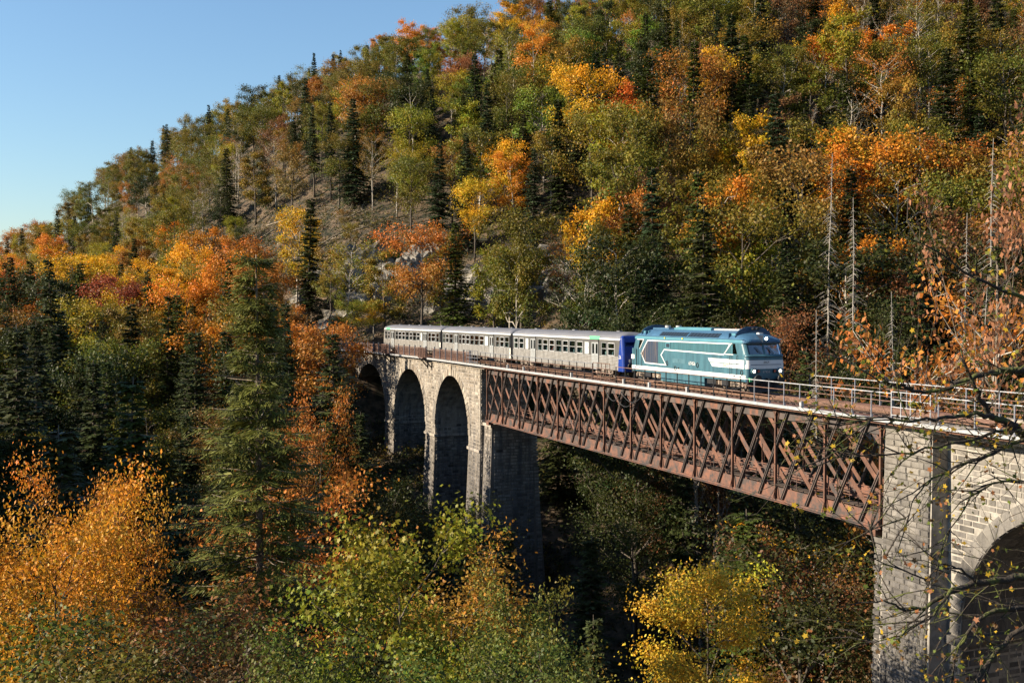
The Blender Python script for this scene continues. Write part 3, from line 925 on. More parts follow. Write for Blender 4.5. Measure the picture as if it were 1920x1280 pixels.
# ------------------------------------------------------------------ people (one seated figure, shared)
def make_person_mesh(cloth, name):
    J = [(0,0,0), (0,0,.22), (0,0,.45), (0,0,.56), (.02,0,.66), (.02,0,.80),
         (0,-.19,.43), (.08,-.25,.20), (.30,-.20,.14), (0,.19,.43), (.08,.25,.20), (.30,.20,.14),
         (.12,-.10,-.02), (.44,-.12,.0), (.46,-.12,-.42), (.58,-.12,-.46), (.12,.10,-.02), (.44,.12,.0), (.46,.12,-.42), (.58,.12,-.46)]
    E_ = [(0,1),(1,2),(2,3),(3,4),(4,5),(2,6),(6,7),(7,8),(2,9),(9,10),(10,11),(0,12),(12,13),(13,14),(14,15),(0,16),(16,17),(17,18),(18,19)]
    R_ = [.15,.15,.13,.06,.10,.09,.07,.05,.035,.07,.05,.035,.10,.075,.05,.04,.10,.075,.05,.04]
    me = bpy.data.meshes.new(name); me.from_pydata(J, E_, [])
    o = bpy.data.objects.new('tmp', me); COL.objects.link(o)
    md = o.modifiers.new('skin', 'SKIN')
    for i, r_ in enumerate(R_):
        sv = me.skin_vertices[0].data[i]; sv.radius = (r_, r_ * (1.15 if i < 3 else 1)); sv.use_root = (i == 0)
    sb = o.modifiers.new('sub', 'SUBSURF'); sb.levels = 1; sb.render_levels = 1
    dg = bpy.context.evaluated_depsgraph_get()
    out = bpy.data.meshes.new_from_object(o.evaluated_get(dg)); out.name = name
    bpy.data.objects.remove(o)
    out.materials.clear()
    for m_ in (M['skin'], cloth, M['hair'], M['black']): out.materials.append(m_)
    for p in out.polygons:
        c = p.center
        if c.z > .60: k = 2 if (c.z > .78 or c.x < -.03) else 0
        elif c.z > .50 and abs(c.y) < .08: k = 0
        elif c.x > .24 and c.z > .08: k = 0
        elif c.z < .02: k = 3
        else: k = 1
        p.material_index = k; p.use_smooth = True
    return out

def in_frame(root, name, mb, mats, **kw):
    return link(name, mb.mesh(name, mats, kw.get('smooth', False), None, False), root)

def ring(L, W, r, xs, ys, nc=5):
    """closed plan outline with fixed vertex count: near side front->back, back, far side, front"""
    pts = []
    k = min(1.0, (L - r) / max(xs))
    X = [x * k for x in xs]
    for x in X: pts.append((x, -W))                                # near side, front to back
    for i in range(1, nc): a = math.pi/2 * i/nc; pts.append((-(L - r) - r*math.sin(a), -(W - r) - r*math.cos(a)))
    Yk = [y * (W - r) / max(ys) if W > r else 0 for y in ys]
    for y in Yk: pts.append((-L, y))                               # back end
    for i in range(1, nc): a = math.pi/2 * i/nc; pts.append((-(L - r) - r*math.cos(a), (W - r) + r*math.sin(a)))
    for x in X[::-1]: pts.append((x, W))
    for i in range(1, nc): a = math.pi/2 * i/nc; pts.append(((L - r) + r*math.sin(a), (W - r) + r*math.cos(a)))
    for y in Yk[::-1]: pts.append((L, y))
    for i in range(1, nc): a = math.pi/2 * i/nc; pts.append(((L - r) + r*math.cos(a), -(W - r) - r*math.sin(a)))
    return pts

def shell(rows, xs, ys, hole=None, zone=None, cap=True, nc=5):
    """rows: (z, L, W, r). returns MB; faces for which hole(z_mid, centre) is true go to a second MB; zone picks the material slot"""
    mb = MB(); gl = MB()
    R_ = [[(x, y, z) for x, y in ring(L, W, min(r, W * .98), xs, ys, nc)] for z, L, W, r in rows]
    n = len(R_[0])
    for i in range(len(R_) - 1):
        a, b = R_[i], R_[i+1]
        for k in range(n):
            k2 = (k+1) % n
            q = (a[k], a[k2], b[k2], b[k])
            c = tuple(sum(p[j] for p in q) / 4 for j in range(3))
            if hole and hole(c): gl.quad(*q); continue
            mb.mi = zone(c) if zone else 0
            mb.quad(*q)
    if cap:
        mb.mi = zone((0, 0, rows[-1][0])) if zone else 0
        b = len(mb.v); mb.v += R_[-1]; mb.f.append(tuple(range(b, b + n))); mb.m.append(mb.mi); mb.t.append(1)
    mb.mi = 0
    return mb, gl

def ribbon(mb, pts, wdt, y, closed=True):
    """flat painted line along a polyline on the side plane y"""
    n = len(pts)
    inner, outer = [], []
    for i in range(n):
        p = Vector(pts[i]); a = Vector(pts[i-1]) if (closed or i > 0) else None; b = Vector(pts[(i+1) % n]) if (closed or i < n-1) else None
        if a is None: d = (b - p).normalized(); nn = Vector((-d.y, d.x)); k = 1
        elif b is None: d = (p - a).normalized(); nn = Vector((-d.y, d.x)); k = 1
        else:
            d1 = (p - a).normalized(); d2 = (b - p).normalized()
            n1 = Vector((-d1.y, d1.x)); n2 = Vector((-d2.y, d2.x)); nn = (n1 + n2)
            if nn.length < 1e-3: nn = n1
            nn.normalize(); k = 1 / max(.4, nn.dot(n1))
        outer.append(p + nn * wdt/2 * k); inner.append(p - nn * wdt/2 * k)
    for i in range(n if closed else n - 1):
        j = (i+1) % n
        mb.quad((inner[i].x, y, inner[i].y), (inner[j].x, y, inner[j].y), (outer[j].x, y, outer[j].y), (outer[i].x, y, outer[i].y))

def flat(mb, pts, y):
    mb.quad(*[(x, y, z) for x, z in pts])

def text(root, name, body, size, loc, rot, mat, shear=0.0, ext=.004):
    cu = bpy.data.curves.new(name, 'FONT'); cu.body = body; cu.size = size; cu.extrude = ext; cu.shear = shear; cu.align_x = 'CENTER'; cu.align_y = 'CENTER'; cu.resolution_u = 2
    o = bpy.data.objects.new('tmp', cu); COL.objects.link(o)
    dg = bpy.context.evaluated_depsgraph_get()
    me = bpy.data.meshes.new_from_object(o.evaluated_get(dg)); me.name = name
    bpy.data.objects.remove(o)
    me.materials.clear(); me.materials.append(mat)
    q = link(name, me, root); q.location = loc; q.rotation_euler = rot
    return q

def wheelset(root, x, r_, name='wheel'):
    for sy in (-1, 1):
        mb = MB(); mb.cyl((x, sy * .75, r_), r_, .13, 'y', 20); mb.cyl((x, sy * .68, r_), r_ + .03, .03, 'y', 20); mb.cyl((x, sy * .83, r_), .16, .1, 'y', 10)
        in_frame(root, name, mb, M['bogie'])

def bogie(root, x0, wb, r_, half, detail=1):
    """one bogie: an empty-free part (frame) whose children are wheels, axle boxes and springs"""
    mb = MB()
    for sy in (-1, 1):
        y = sy * 1.12
        mb.box(x0 - half, x0 + half, y - .05, y + .05, r_ + .02, r_ + .24)
        mb.box(x0 - half * .38, x0 + half * .38, y - .09, y + .09, r_ - .12, r_ + .34)
        mb.bar((x0 - half * .4, y, r_ - .05), (x0 - half * .75, y, r_ + .1), .1, .1); mb.bar((x0 + half * .4, y, r_ - .05), (x0 + half * .75, y, r_ + .1), .1, .1)
        mb.box(x0 - half, x0 - half + .18, y - .1, y + .1, r_ - .2, r_ + .1); mb.box(x0 + half - .18, x0 + half, y - .1, y + .1, r_ - .2, r_ + .1)
        mb.tube([(x0 - half * .9, y * 1.05, r_ - .3), (x0 - half * .3, y * 1.05, r_ - .38), (x0 + half * .3, y * 1.05, r_ - .38), (x0 + half * .9, y * 1.05, r_ - .3)], .03, 5)
    mb.box(x0 - .3, x0 + .3, -1.0, 1.0, r_ - .05, r_ + .3)
    fr = in_frame(root, 'bogie', mb, M['bogie'])
    wheelset(fr, x0 - wb / 2, r_); wheelset(fr, x0 + wb / 2, r_)
    for xx in (-wb / 2, wb / 2):
        for sy in (-1, 1):
            mb = MB(); y = sy * 1.16
            mb.box(x0 + xx - .17, x0 + xx + .17, y - .12, y + .12, r_ - .17, r_ + .17); mb.cyl((x0 + xx, y + sy * .14, r_), .11, .06, 'y', 10)
            in_frame(fr, 'axle_box', mb, M['axle'])
            for q in (-.32, .32):
                mb = MB(); mb.cyl((x0 + xx + q, y, r_ + .13), .09, .42, 'z', 8)
                for kk in range(4): mb.cyl((x0 + xx + q, y, r_ - .03 + kk * .1), .115, .035, 'z', 8)
                in_frame(fr, 'spring', mb, M['axle'])
    mb = MB()
    for sy in (-1, 1): mb.box(x0 - .22, x0 + .22, sy * 1.16 - .16, sy * 1.16 + .16, r_ - .02, r_ + .4)
    in_frame(fr, 'damper_box', mb, M['axle'])
    return fr

def buffers(root, x, s_, z=1.06):
    for sy in (-1, 1):
        mb = MB(); y = sy * .87
        mb.tube([(x, y, z), (x + s_ * .38, y, z)], .12, 12); mb.tube([(x + s_ * .36, y, z), (x + s_ * .42, y, z)], [.27, .25], 16)
        in_frame(root, 'buffer', mb, M['black'])

# ------------------------------------------------------------------ locomotive
LS = 21.45
X = lambda s: LS - s
LO = thing('locomotive', 'teal blue diesel locomotive with white bands heading the train across the girder', 'locomotive', P(LS, 2.2, 0), PH - math.pi / 2)
LXS = [7.35, 7.2, 7.05, 6.75, 6.25, 5.5, 4.6, 3.7, 2.8, 1.9, 1.0, 0, -1.0, -1.9, -2.8, -3.7, -4.6, -5.5, -6.25, -6.75, -7.05, -7.2, -7.35]
LYS = [-1.13, -.6, -.07, .07, .6, 1.13]
rows = [(.84, 7.82, 1.43, .2), (1.0, 7.86, 1.45, .22), (1.26, 7.86, 1.45, .24), (1.67, 7.84, 1.45, .26), (1.93, 7.83, 1.45, .28), (2.22, 7.80, 1.45, .30), (2.40, 7.76, 1.45, .32), (2.46, 7.86, 1.45, .34), (2.53, 7.80, 1.45, .34), (2.58, 7.70, 1.45, .34),
        (3.24, 7.42, 1.45, .34), (3.30, 7.58, 1.45, .4), (3.40, 7.62, 1.45, .45), (3.52, 7.55, 1.43, .5), (3.62, 7.38, 1.36, .6), (3.75, 7.1, 1.22, .7), (3.88, 6.7, 1.02, .8), (3.98, 6.35, .80, .7), (4.06, 6.1, .5, .45), (4.09, 5.9, .25, .2)]
def lhole(c):
    x, y, z = c
    if not (2.58 < z < 3.24): return False
    if abs(x) > 7.3 and abs(y) < 1.2 and not abs(y) < .07: return True
    if abs(y) > 1.44 and 6.25 < abs(x) < 6.75: return True
    return False
def lzone(c):
    x, y, z = c
    if z > 3.53: return 1
    if z > 3.3: return 1 if abs(x) > 7.3 else 2
    if .98 < z < 1.27 and abs(x) < 7.7: return 3
    if abs(x) > 7.68 and (1.67 < z < 1.925 or 1.935 < z < 2.22): return 3
    if z < .98 and abs(x) > 7.7: return 4
    return 0
mb, gl = shell(rows, LXS, LYS, lhole, lzone)
body = in_frame(LO, 'body', mb, [M['teal'], M['roof_blue'], M['teal_light'], M['white_paint'], M['roof_dark']])
wf = MB(); ws = MB()
# windscreens: set just inside the opening; one mesh per pane
def pane_from(glmb, test, name, parent, mat, inset=.02):
    p_ = MB()
    for f in glmb.f:
        q = [glmb.v[i] for i in f]
        c = [sum(p[j] for p in q) / 4 for j in range(3)]
        if test(c): p_.quad(*[(p[0] * (1 - inset / 7.5), p[1] * (1 - inset / 1.5), p[2]) for p in q])
    if p_.f: return in_frame(parent, name, p_, mat)
for sx in (1, -1):
    for sy in (-1, 1):
        pane_from(gl, lambda c: c[0] * sx > 7.3 and c[1] * sy > 0 and abs(c[1]) < 1.3, 'windscreen', LO, M['glass_dark'])
        pane_from(gl, lambda c: c[0] * sx > 0 and c[0] * sx < 7.2 and c[1] * sy > 1.3, 'cab_side_window', LO, M['glass_dark'])
mb = MB()
for sx in (1, -1):
    a, b = sorted((sx * 5.6, sx * 5.7)); mb.box(a, b, -1.4, 1.4, 1.2, 3.9)
    a, b = sorted((sx * 5.7, sx * 7.3)); mb.box(a, b, -1.38, 1.38, 1.5, 1.6)
    a, b = sorted((sx * 6.9, sx * 7.4)); mb.box(a, b, -1.2, 1.2, 1.6, 2.4)
in_frame(LO, 'cab_interior', mb, M['roof_dark'])
for sx in (1, -1):
    for y_ in (-.62, .5):
        mb = MB(); a, b = sorted((sx * 5.95, sx * 6.45)); mb.box(a, b, y_ - .25, y_ + .25, 1.9, 2.05); a, b = sorted((sx * 5.9, sx * 6.0)); mb.box(a, b, y_ - .24, y_ + .24, 2.05, 2.7); in_frame(LO, 'cab_seat', mb, M['seat'])
for sx in (1, -1):
    for y_ in (.55, -.35):
        mb = MB(); mb.bar((sx * 7.73, y_ + .1, 2.62), (sx * 7.60, y_ - .22, 2.98), .03, .03); mb.bar((sx * 7.66, y_ - .05, 2.80), (sx * 7.55, y_ - .3, 3.06), .05, .02); in_frame(LO, 'wiper', mb, M['black'])
# bottom plate and skirt tank between the bogies
mb = MB(); mb.box(-7.7, 7.7, -1.38, 1.38, .83, .95); in_frame(LO, 'underframe', mb, M['black'])
mb = MB(); mb.box(X(24.7), X(18.7), -1.42, 1.42, .38, .835); mb.box(X(24.7), X(18.7), -1.40, 1.40, .3, .378)
in_frame(LO, 'fuel_tank', mb, M['teal'])
for s_ in (-1, 1):
    y = s_ * 1.4555
    # white band along the sill with a lower teal edge
    m_ = MB(); flat(m_, [(X(29.2), 1.0), (X(13.75), 1.0), (X(13.75), 1.255), (X(29.2), 1.255)], y); in_frame(LO, 'sill_band', m_, M['white_paint'])
    # side outline: band + hexagonal panel, and cab stripes; mirrored on the far side
    f = (lambda s: X(s)) if s_ < 0 else (lambda s: -X(s))
    outer = [(f(26.70), 3.19), (f(15.45), 3.22), (f(16.28), 2.50), (f(24.20), 2.58), (f(24.66), 2.18), (f(23.92), 1.48), (f(27.08), 1.51), (f(27.72), 2.19)]
    m_ = MB(); ribbon(m_, outer, .085, y - s_ * .0); in_frame(LO, 'white_outline', m_, M['white_paint'])
    m_ = MB(); yy = s_ * 1.4535
    flat(m_, [(f(26.66), 3.15), (f(25.1), 3.155), (f(25.1), 1.54), (f(27.05), 1.55), (f(27.66), 2.19)], yy); in_frame(LO, 'side_grille', m_, M['grille_blue'])
    m_ = MB()
    for k in range(12):
        xx = 25.2 + k * .16
        zt, zb = 3.13, 1.56
        if xx > 26.7: zt = 3.15 - (xx - 26.7) * .96
        if xx > 27.05: zb = 1.55 + (xx - 27.05) * 1.05
        a, b = sorted((f(xx), f(xx + .03))); m_.box(a, b, min(yy, yy + s_ * .012), max(yy, yy + s_ * .012), zb, zt)
    in_frame(LO, 'grille_bars', m_, M['roof_dark'])
    m_ = MB(); flat(m_, [(f(25.06), 3.155), (f(15.55), 3.18), (f(16.24), 2.54), (f(24.22), 2.62), (f(24.72), 2.18), (f(24.0), 1.53), (f(25.06), 1.535)], yy); in_frame(LO, 'side_panel', m_, M['teal_panel'])
    m_ = MB(); a, b = sorted((f(23.93), f(23.28))); m_.box(a, b, min(y, y + s_ * .03), max(y, y + s_ * .03), 2.70, 3.10); w_ = in_frame(LO, 'small_window_frame', m_, M['teal_light'])
    m_ = MB(); flat(m_, [(b - .07, 2.76), (a + .07, 2.76), (a + .07, 3.04), (b - .07, 3.04)], y + s_ * .033); in_frame(w_, 'pane', m_, M['grille'])
    for cab in (1, -1):
        g_ = (lambda s: X(s)) if cab > 0 else (lambda s: -X(s))
        if (cab > 0):
            m_ = MB(); flat(m_, [(g_(18.22), 2.215), (g_(13.9), 2.215), (g_(13.9), 1.965), (g_(18.02), 1.965)], y); flat(m_, [(g_(17.93), 1.91), (g_(13.9), 1.91), (g_(13.9), 1.665), (g_(17.68), 1.665)], y); in_frame(LO, 'cab_stripe', m_, M['white_paint'])
        if cab < 0: q_ = (lambda s: f(s)); m_ = MB(); ribbon(m_, [(q_(28.35), 3.25), (q_(27.30), 3.25), (q_(27.98), 2.53)], .05, y, False); in_frame(LO, 'white_outline', m_, M['white_paint'])
        m_ = MB()
        if cab > 0: ribbon(m_, [(g_(15.28), 3.24), (g_(15.55), 3.24), (g_(16.2), 2.53), (g_(15.15), 2.53)], .05, y, False)
        if m_.f: in_frame(LO, 'white_outline', m_, M['white_paint'])
        m_ = MB()
        if cab > 0: flat(m_, [(g_(15.62), 3.17), (g_(16.08), 2.58), (g_(15.22), 2.58), (g_(15.22), 3.19)][::-1], y - s_ * .001)
        if m_.f: in_frame(LO, 'quarter_panel', m_, M['teal_panel'])
        # door, grab rails and steps
        m_ = MB()
        for xx in (14.72, 15.28): a, b = sorted((g_(xx), g_(xx + .02))); m_.box(a, b, min(y, y + s_ * .006), max(y, y + s_ * .006), 1.28, 2.5)
        in_frame(LO, 'cab_door_seam', m_, M['black'])
        for xx in (14.6, 15.42):
            m_ = MB(); m_.tube([(g_(xx), y, 1.15), (g_(xx), y + s_ * .08, 1.2), (g_(xx), y + s_ * .08, 2.45), (g_(xx), y, 2.5)], .018, 6); in_frame(LO, 'grab_rail', m_, M['black'])
        m_ = MB()
        for zz in (.35, .62): a, b = sorted((g_(14.75), g_(15.3))); m_.box(a, b, min(y, y - s_ * .2), max(y, y - s_ * .2), zz, zz + .03)
        for xx in (14.75, 15.3): m_.bar((g_(xx), y - s_ * .03, .3), (g_(xx), y - s_ * .03, .86), .03, .03)
        in_frame(LO, 'step', m_, M['black'])
        m_ = MB()
        for xx, zz in ((14.9, 1.12), (14.2, 1.10)): a, b = sorted((g_(xx), g_(xx + .22))); m_.box(a, b, min(y, y + s_ * .01), max(y, y + s_ * .01), zz, zz + .07)
        in_frame(LO, 'step_recess', m_, M['black'])
    for xx, zz in ((23.75, 1.62), (22.55, 1.30), (19.55, 1.66), (29.0, 1.5), (14.15, 1.42)):
        m_ = MB(); c_ = Vector((f(xx), y + s_ * .02, zz))
        m_.tube([c_ + Vector((.13 * math.cos(t), 0, .16 * math.sin(t))) for t in np.linspace(0, 2 * math.pi, 13)], .022, 5, cap=False); in_frame(LO, 'lifting_eye', m_, M['black'])
    m_ = MB(); a, b = sorted((f(22.05), f(22.2))); m_.box(a, b, min(y, y + s_ * .02), max(y, y + s_ * .02), 1.27, 1.40); in_frame(LO, 'small_hatch', m_, M['black'])
    m_ = MB(); a, b = sorted((f(22.96), f(21.2))); m_.box(a, b, min(y, y + s_ * .008), max(y, y + s_ * .008), 1.68, 2.0); pl = in_frame(LO, 'side_plate', m_, M['plate'])
    m_ = MB(); m_.tube([Vector((f(22.0) + .14 * math.cos(t), y + s_ * .01, 1.84 + .13 * math.sin(t))) for t in np.linspace(.5, 2 * math.pi - .5, 12)], .012, 4, cap=False); in_frame(pl, 'plate_emblem', m_, M['teal'])
    for xx in (26.9, 24.9, 22.9, 20.9, 18.9, 16.9): 
        m_ = MB(); a, b = sorted((f(xx), f(xx + .012))); m_.box(a, b, min(y, y + s_ * .0015), max(y, y + s_ * .0015), 1.27, 1.47); in_frame(LO, 'panel_seam', m_, M['teal_panel'])
    for xx in (24.0, 21.5):
        m_ = MB(); a, b = sorted((f(xx), f(xx + .12))); m_.box(a, b, min(y, y + s_ * .05), max(y, y + s_ * .05), 3.38, 3.48); in_frame(LO, 'marker_lamp', m_, M['yellow'])
    rotz = (math.pi / 2, 0, 0 if s_ < 0 else math.pi)
    text(LO, 'running_number', '67456', .36, (f(20.28), y + s_ * .006, 1.73), rotz, M['white_paint'])
    text(LO, 'emblem_lettering', 'SNCF', .30, (f(16.1), y + s_ * .006, 1.785), rotz, M['gold'], .35)
# rear near-side cab cabinets as in the photo: vertical ribs behind the rear cab door
mb = MB()
for xx in (28.15, 28.5, 28.85): mb.box(X(xx + .24), X(xx), -1.49, -1.452, 1.3, 2.56)
in_frame(LO, 'corner_panels', mb, M['teal'])
mb = MB(); mb.box(X(29.2), X(28.7), -1.51, -1.492, 1.75, 2.08); in_frame(LO, 'white_plate', mb, M['white_paint'])
# roof: louvre rows, raised clerestory, vents, exhausts, cab brow
def roofpt(x, z, sy):
    zs = [r_[0] for r_ in rows]; W_ = float(np.interp(z, zs, [r_[2] for r_ in rows]))
    return Vector((x, sy * W_, z))
for s_ in (-1, 1):
    f = (lambda s: X(s)) if s_ < 0 else (lambda s: -X(s))
    for s0, s1, n in ((25.0, 21.15, 11), (20.95, 17.0, 9)):
        for k in range(n):
            a = s0 + (s1 - s0) * k / n; b = s0 + (s1 - s0) * (k + .86) / n
            m_ = MB()
            lo0, lo1 = roofpt(f(a), 3.585, s_), roofpt(f(b), 3.585, s_)
            hi0, hi1 = roofpt(f(a) , 3.83, s_), roofpt(f(b), 3.83, s_)
            nn = Vector((0, s_ * .6, .8)) * .045
            m_.poly([lo0, lo1, hi1, hi0, lo0 + nn, lo1 + nn, hi1 + nn, hi0 + nn], [(4,5,6,7),(0,1,5,4),(1,2,6,5),(2,3,7,6),(3,0,4,7)])
            in_frame(LO, 'roof_louvre', m_, M['grille'])
        m_ = MB(); nn = Vector((0, s_ * .6, .8)) * .012
        q = [roofpt(f(s0 + .15), 3.56, s_), roofpt(f(s1 - .15), 3.56, s_), roofpt(f(s1 - .15), 3.87, s_), roofpt(f(s0 + .15), 3.87, s_)]
        m_.quad(*[p + nn for p in q]); in_frame(LO, 'louvre_frame', m_, M['roof_blue'])
    m_ = MB(); m_.box(min(f(28.9), f(14.0)), max(f(28.9), f(14.0)), min(s_ * 1.44, s_ * 1.485), max(s_ * 1.44, s_ * 1.485), 3.51, 3.54); in_frame(LO, 'rain_gutter', m_, M['roof_blue'])
mb = MB(); mb.box(X(24.2), X(19.2), -.62, .62, 4.0, 4.17); mb.box(X(24.2) + .1, X(19.2) - .1, -.5, .5, 4.17, 4.21); in_frame(LO, 'roof_hatch', mb, M['teal_light'])
mb = MB(); mb.box(X(19.0), X(15.9), -.5, .5, 4.02, 4.16); in_frame(LO, 'roof_hatch', mb, M['white_metal'])
mb = MB(); mb.box(X(27.4), X(25.0), -.6, .6, 4.0, 4.14); in_frame(LO, 'roof_hatch', mb, M['roof_blue'])
for xx in (26.2, 24.6):
    mb = MB(); mb.cyl((X(xx), 0, 4.22), .22, .18, 'z', 12); in_frame(LO, 'roof_fan_cowl', mb, M['white_metal'])
mb = MB(); mb.tube([(X(21.0), -.3, 4.1), (X(21.0), -.3, 4.5)], .02, 5); in_frame(LO, 'antenna', mb, M['black'])
for sx in (1, -1):
    mb = MB()
    for k in range(14):
        t0 = math.pi * k / 14; t1 = math.pi * (k + 1) / 14
        for (ta, tb) in ((t0, t1),):
            pa = Vector((sx * 6.35, -1.22 * math.cos(ta), 3.62 + .56 * math.sin(ta))); pb = Vector((sx * 6.35, -1.22 * math.cos(tb), 3.62 + .56 * math.sin(tb)))
            mb.bar(pa, pb, .34, .10, up=(1, 0, 0))
    in_frame(LO, 'cab_roof_arch', mb, M['roof_dark'])
    mb = MB(); mb.box(min(sx*5.5, sx*6.3), max(sx*5.5, sx*6.3), -1.22, -.95, 3.72, 3.9); in_frame(LO, 'roof_vent', mb, M['teal_light'])
    for y_ in (-.16, .16):
        mb = MB(); mb.tube([(sx * 6.4, y_, 4.20), (sx * 6.75, y_, 4.20)], [.04, .10], 10); in_frame(LO, 'horn', mb, M['black'])
# front ends
for sx in (1, -1):
    xf = sx * 7.86
    for y_ in (-.98, .98):
        mb = MB(); mb.tube([(xf - sx * .05, y_, 1.52), (xf + sx * .10, y_, 1.52)], [.20, .19], 18); h_ = in_frame(LO, 'headlight', mb, M['teal'])
        mb = MB(); mb.cyl((xf + sx * .104, y_, 1.52), .165, .012, 'x', 18); in_frame(h_, 'reflector', mb, M['white_metal'])
        mb = MB(); mb.cyl((xf + sx * .114, y_, 1.52), .085, .02, 'x', 14); in_frame(h_, 'lens', mb, M['lamp'] if sx > 0 else M['grille'])
        mb = MB(); mb.tube([(xf - sx * .05, y_ * .62, 1.52), (xf + sx * .07, y_ * .62, 1.52)], [.12, .11], 14); t_ = in_frame(LO, 'tail_lamp', mb, M['black'])
        mb = MB(); mb.cyl((xf + sx * .072, y_ * .62, 1.52), .085, .012, 'x', 12); in_frame(t_, 'lens', mb, M['red_lens'])
    mb = MB(); mb.tube([(sx * 7.35, .12, 3.58), (sx * 7.66, .12, 3.58)], [.17, .16], 14); h_ = in_frame(LO, 'headlight', mb, M['roof_dark'])
    mb = MB(); mb.cyl((sx * 7.67, .12, 3.58), .10, .02, 'x', 14); in_frame(h_, 'lens', mb, M['lamp'] if sx > 0 else M['grille'])
    mb = MB(); mb.quad((sx * 7.67, -.62, 3.83), (sx * 7.67, -.10, 3.80), (sx * 7.67, -.14, 3.34)); mb.quad((sx * 7.66, -.10, 3.80), (sx * 7.66, -.62, 3.83), (sx * 7.66, -.14, 3.34)); in_frame(LO, 'triangle_emblem', mb, M['white_metal'])
    mb = MB(); mb.box(min(sx*7.2, sx*7.5), max(sx*7.2, sx*7.5), -.3, 0, 3.86, 3.96); in_frame(LO, 'warning_lamp', mb, M['white_paint'])
    mb = MB(); mb.box(min(sx*7.80, sx*7.838), max(sx*7.80, sx*7.838), -1.15, 1.15, 1.915, 1.95); in_frame(LO, 'front_trim', mb, M['roof_dark'])
    mb = MB(); mb.box(min(sx*7.6, sx*7.9), max(sx*7.6, sx*7.9), -1.38, 1.38, .72, 1.0); in_frame(LO, 'buffer_beam', mb, M['black'])
    buffers(LO, sx * 7.88, sx)
    mb = MB(); mb.bar((sx * 7.85, 0, 1.02), (sx * 8.25, 0, .98), .1, .12); mb.tube([(sx * 8.2, 0, 1.0), (sx * 8.28, 0, .8), (sx * 8.22, 0, .62)], .05, 6)
    for y_ in (-.45, -.3, .3, .45, .6): mb.tube([(sx * 7.9, y_, .95), (sx * 8.05, y_, .8), (sx * 8.02, y_, .55), (sx * 7.9, y_ + .04, .45)], .028, 5)
    in_frame(LO, 'coupling_hose', mb, M['black'])
    mb = MB()
    mb.poly([(sx * 7.75, -1.3, .62), (sx * 7.75, 1.3, .62), (sx * 7.95, 1.25, .2), (sx * 7.95, -1.25, .2), (sx * 7.70, -1.3, .62), (sx * 7.70, 1.3, .62), (sx * 7.9, 1.25, .2), (sx * 7.9, -1.25, .2)], [(0,1,2,3),(7,6,5,4),(0,4,5,1),(1,5,6,2),(2,6,7,3),(3,7,4,0)])
    mb.box(min(sx*7.5, sx*7.75), max(sx*7.5, sx*7.75), -1.0, 1.0, .6, .75)
    in_frame(LO, 'snow_guard', mb, M['black'])
    rot = (math.pi / 2, 0, math.pi / 2 if sx > 0 else -math.pi / 2)
    text(LO, 'front_number', '67456', .22, (sx * 7.872, .0, 1.47), rot, M['white_metal'])
    text(LO, 'front_lettering', 'SNCF', .17, (sx * 7.842, .0, 2.08), rot, M['grey_band'], .3)
bogie(LO, 5.3, 2.8, .56, 2.15); bogie(LO, -5.3, 2.8, .56, 2.15)
mb = MB()
for (x0, x1, z0, z1) in ((X(18.5), X(17.4), .42, .8), (X(16.7), X(15.9), .42, .8), (X(27.3), X(26.4), .42, .8)):
    mb.box(x0, x1, -1.34, -1.0, z0, z1); mb.box(x0, x1, 1.0, 1.34, z0, z1)
in_frame(LO, 'battery_box', mb, M['black'])
# near front corner fluorescent chalk-green mark and hose
mb = MB(); mb.box(X(13.62), X(13.5), -1.3, -1.1, .86, 1.1); in_frame(LO, 'signal_flag', mb, M['green_mark'])

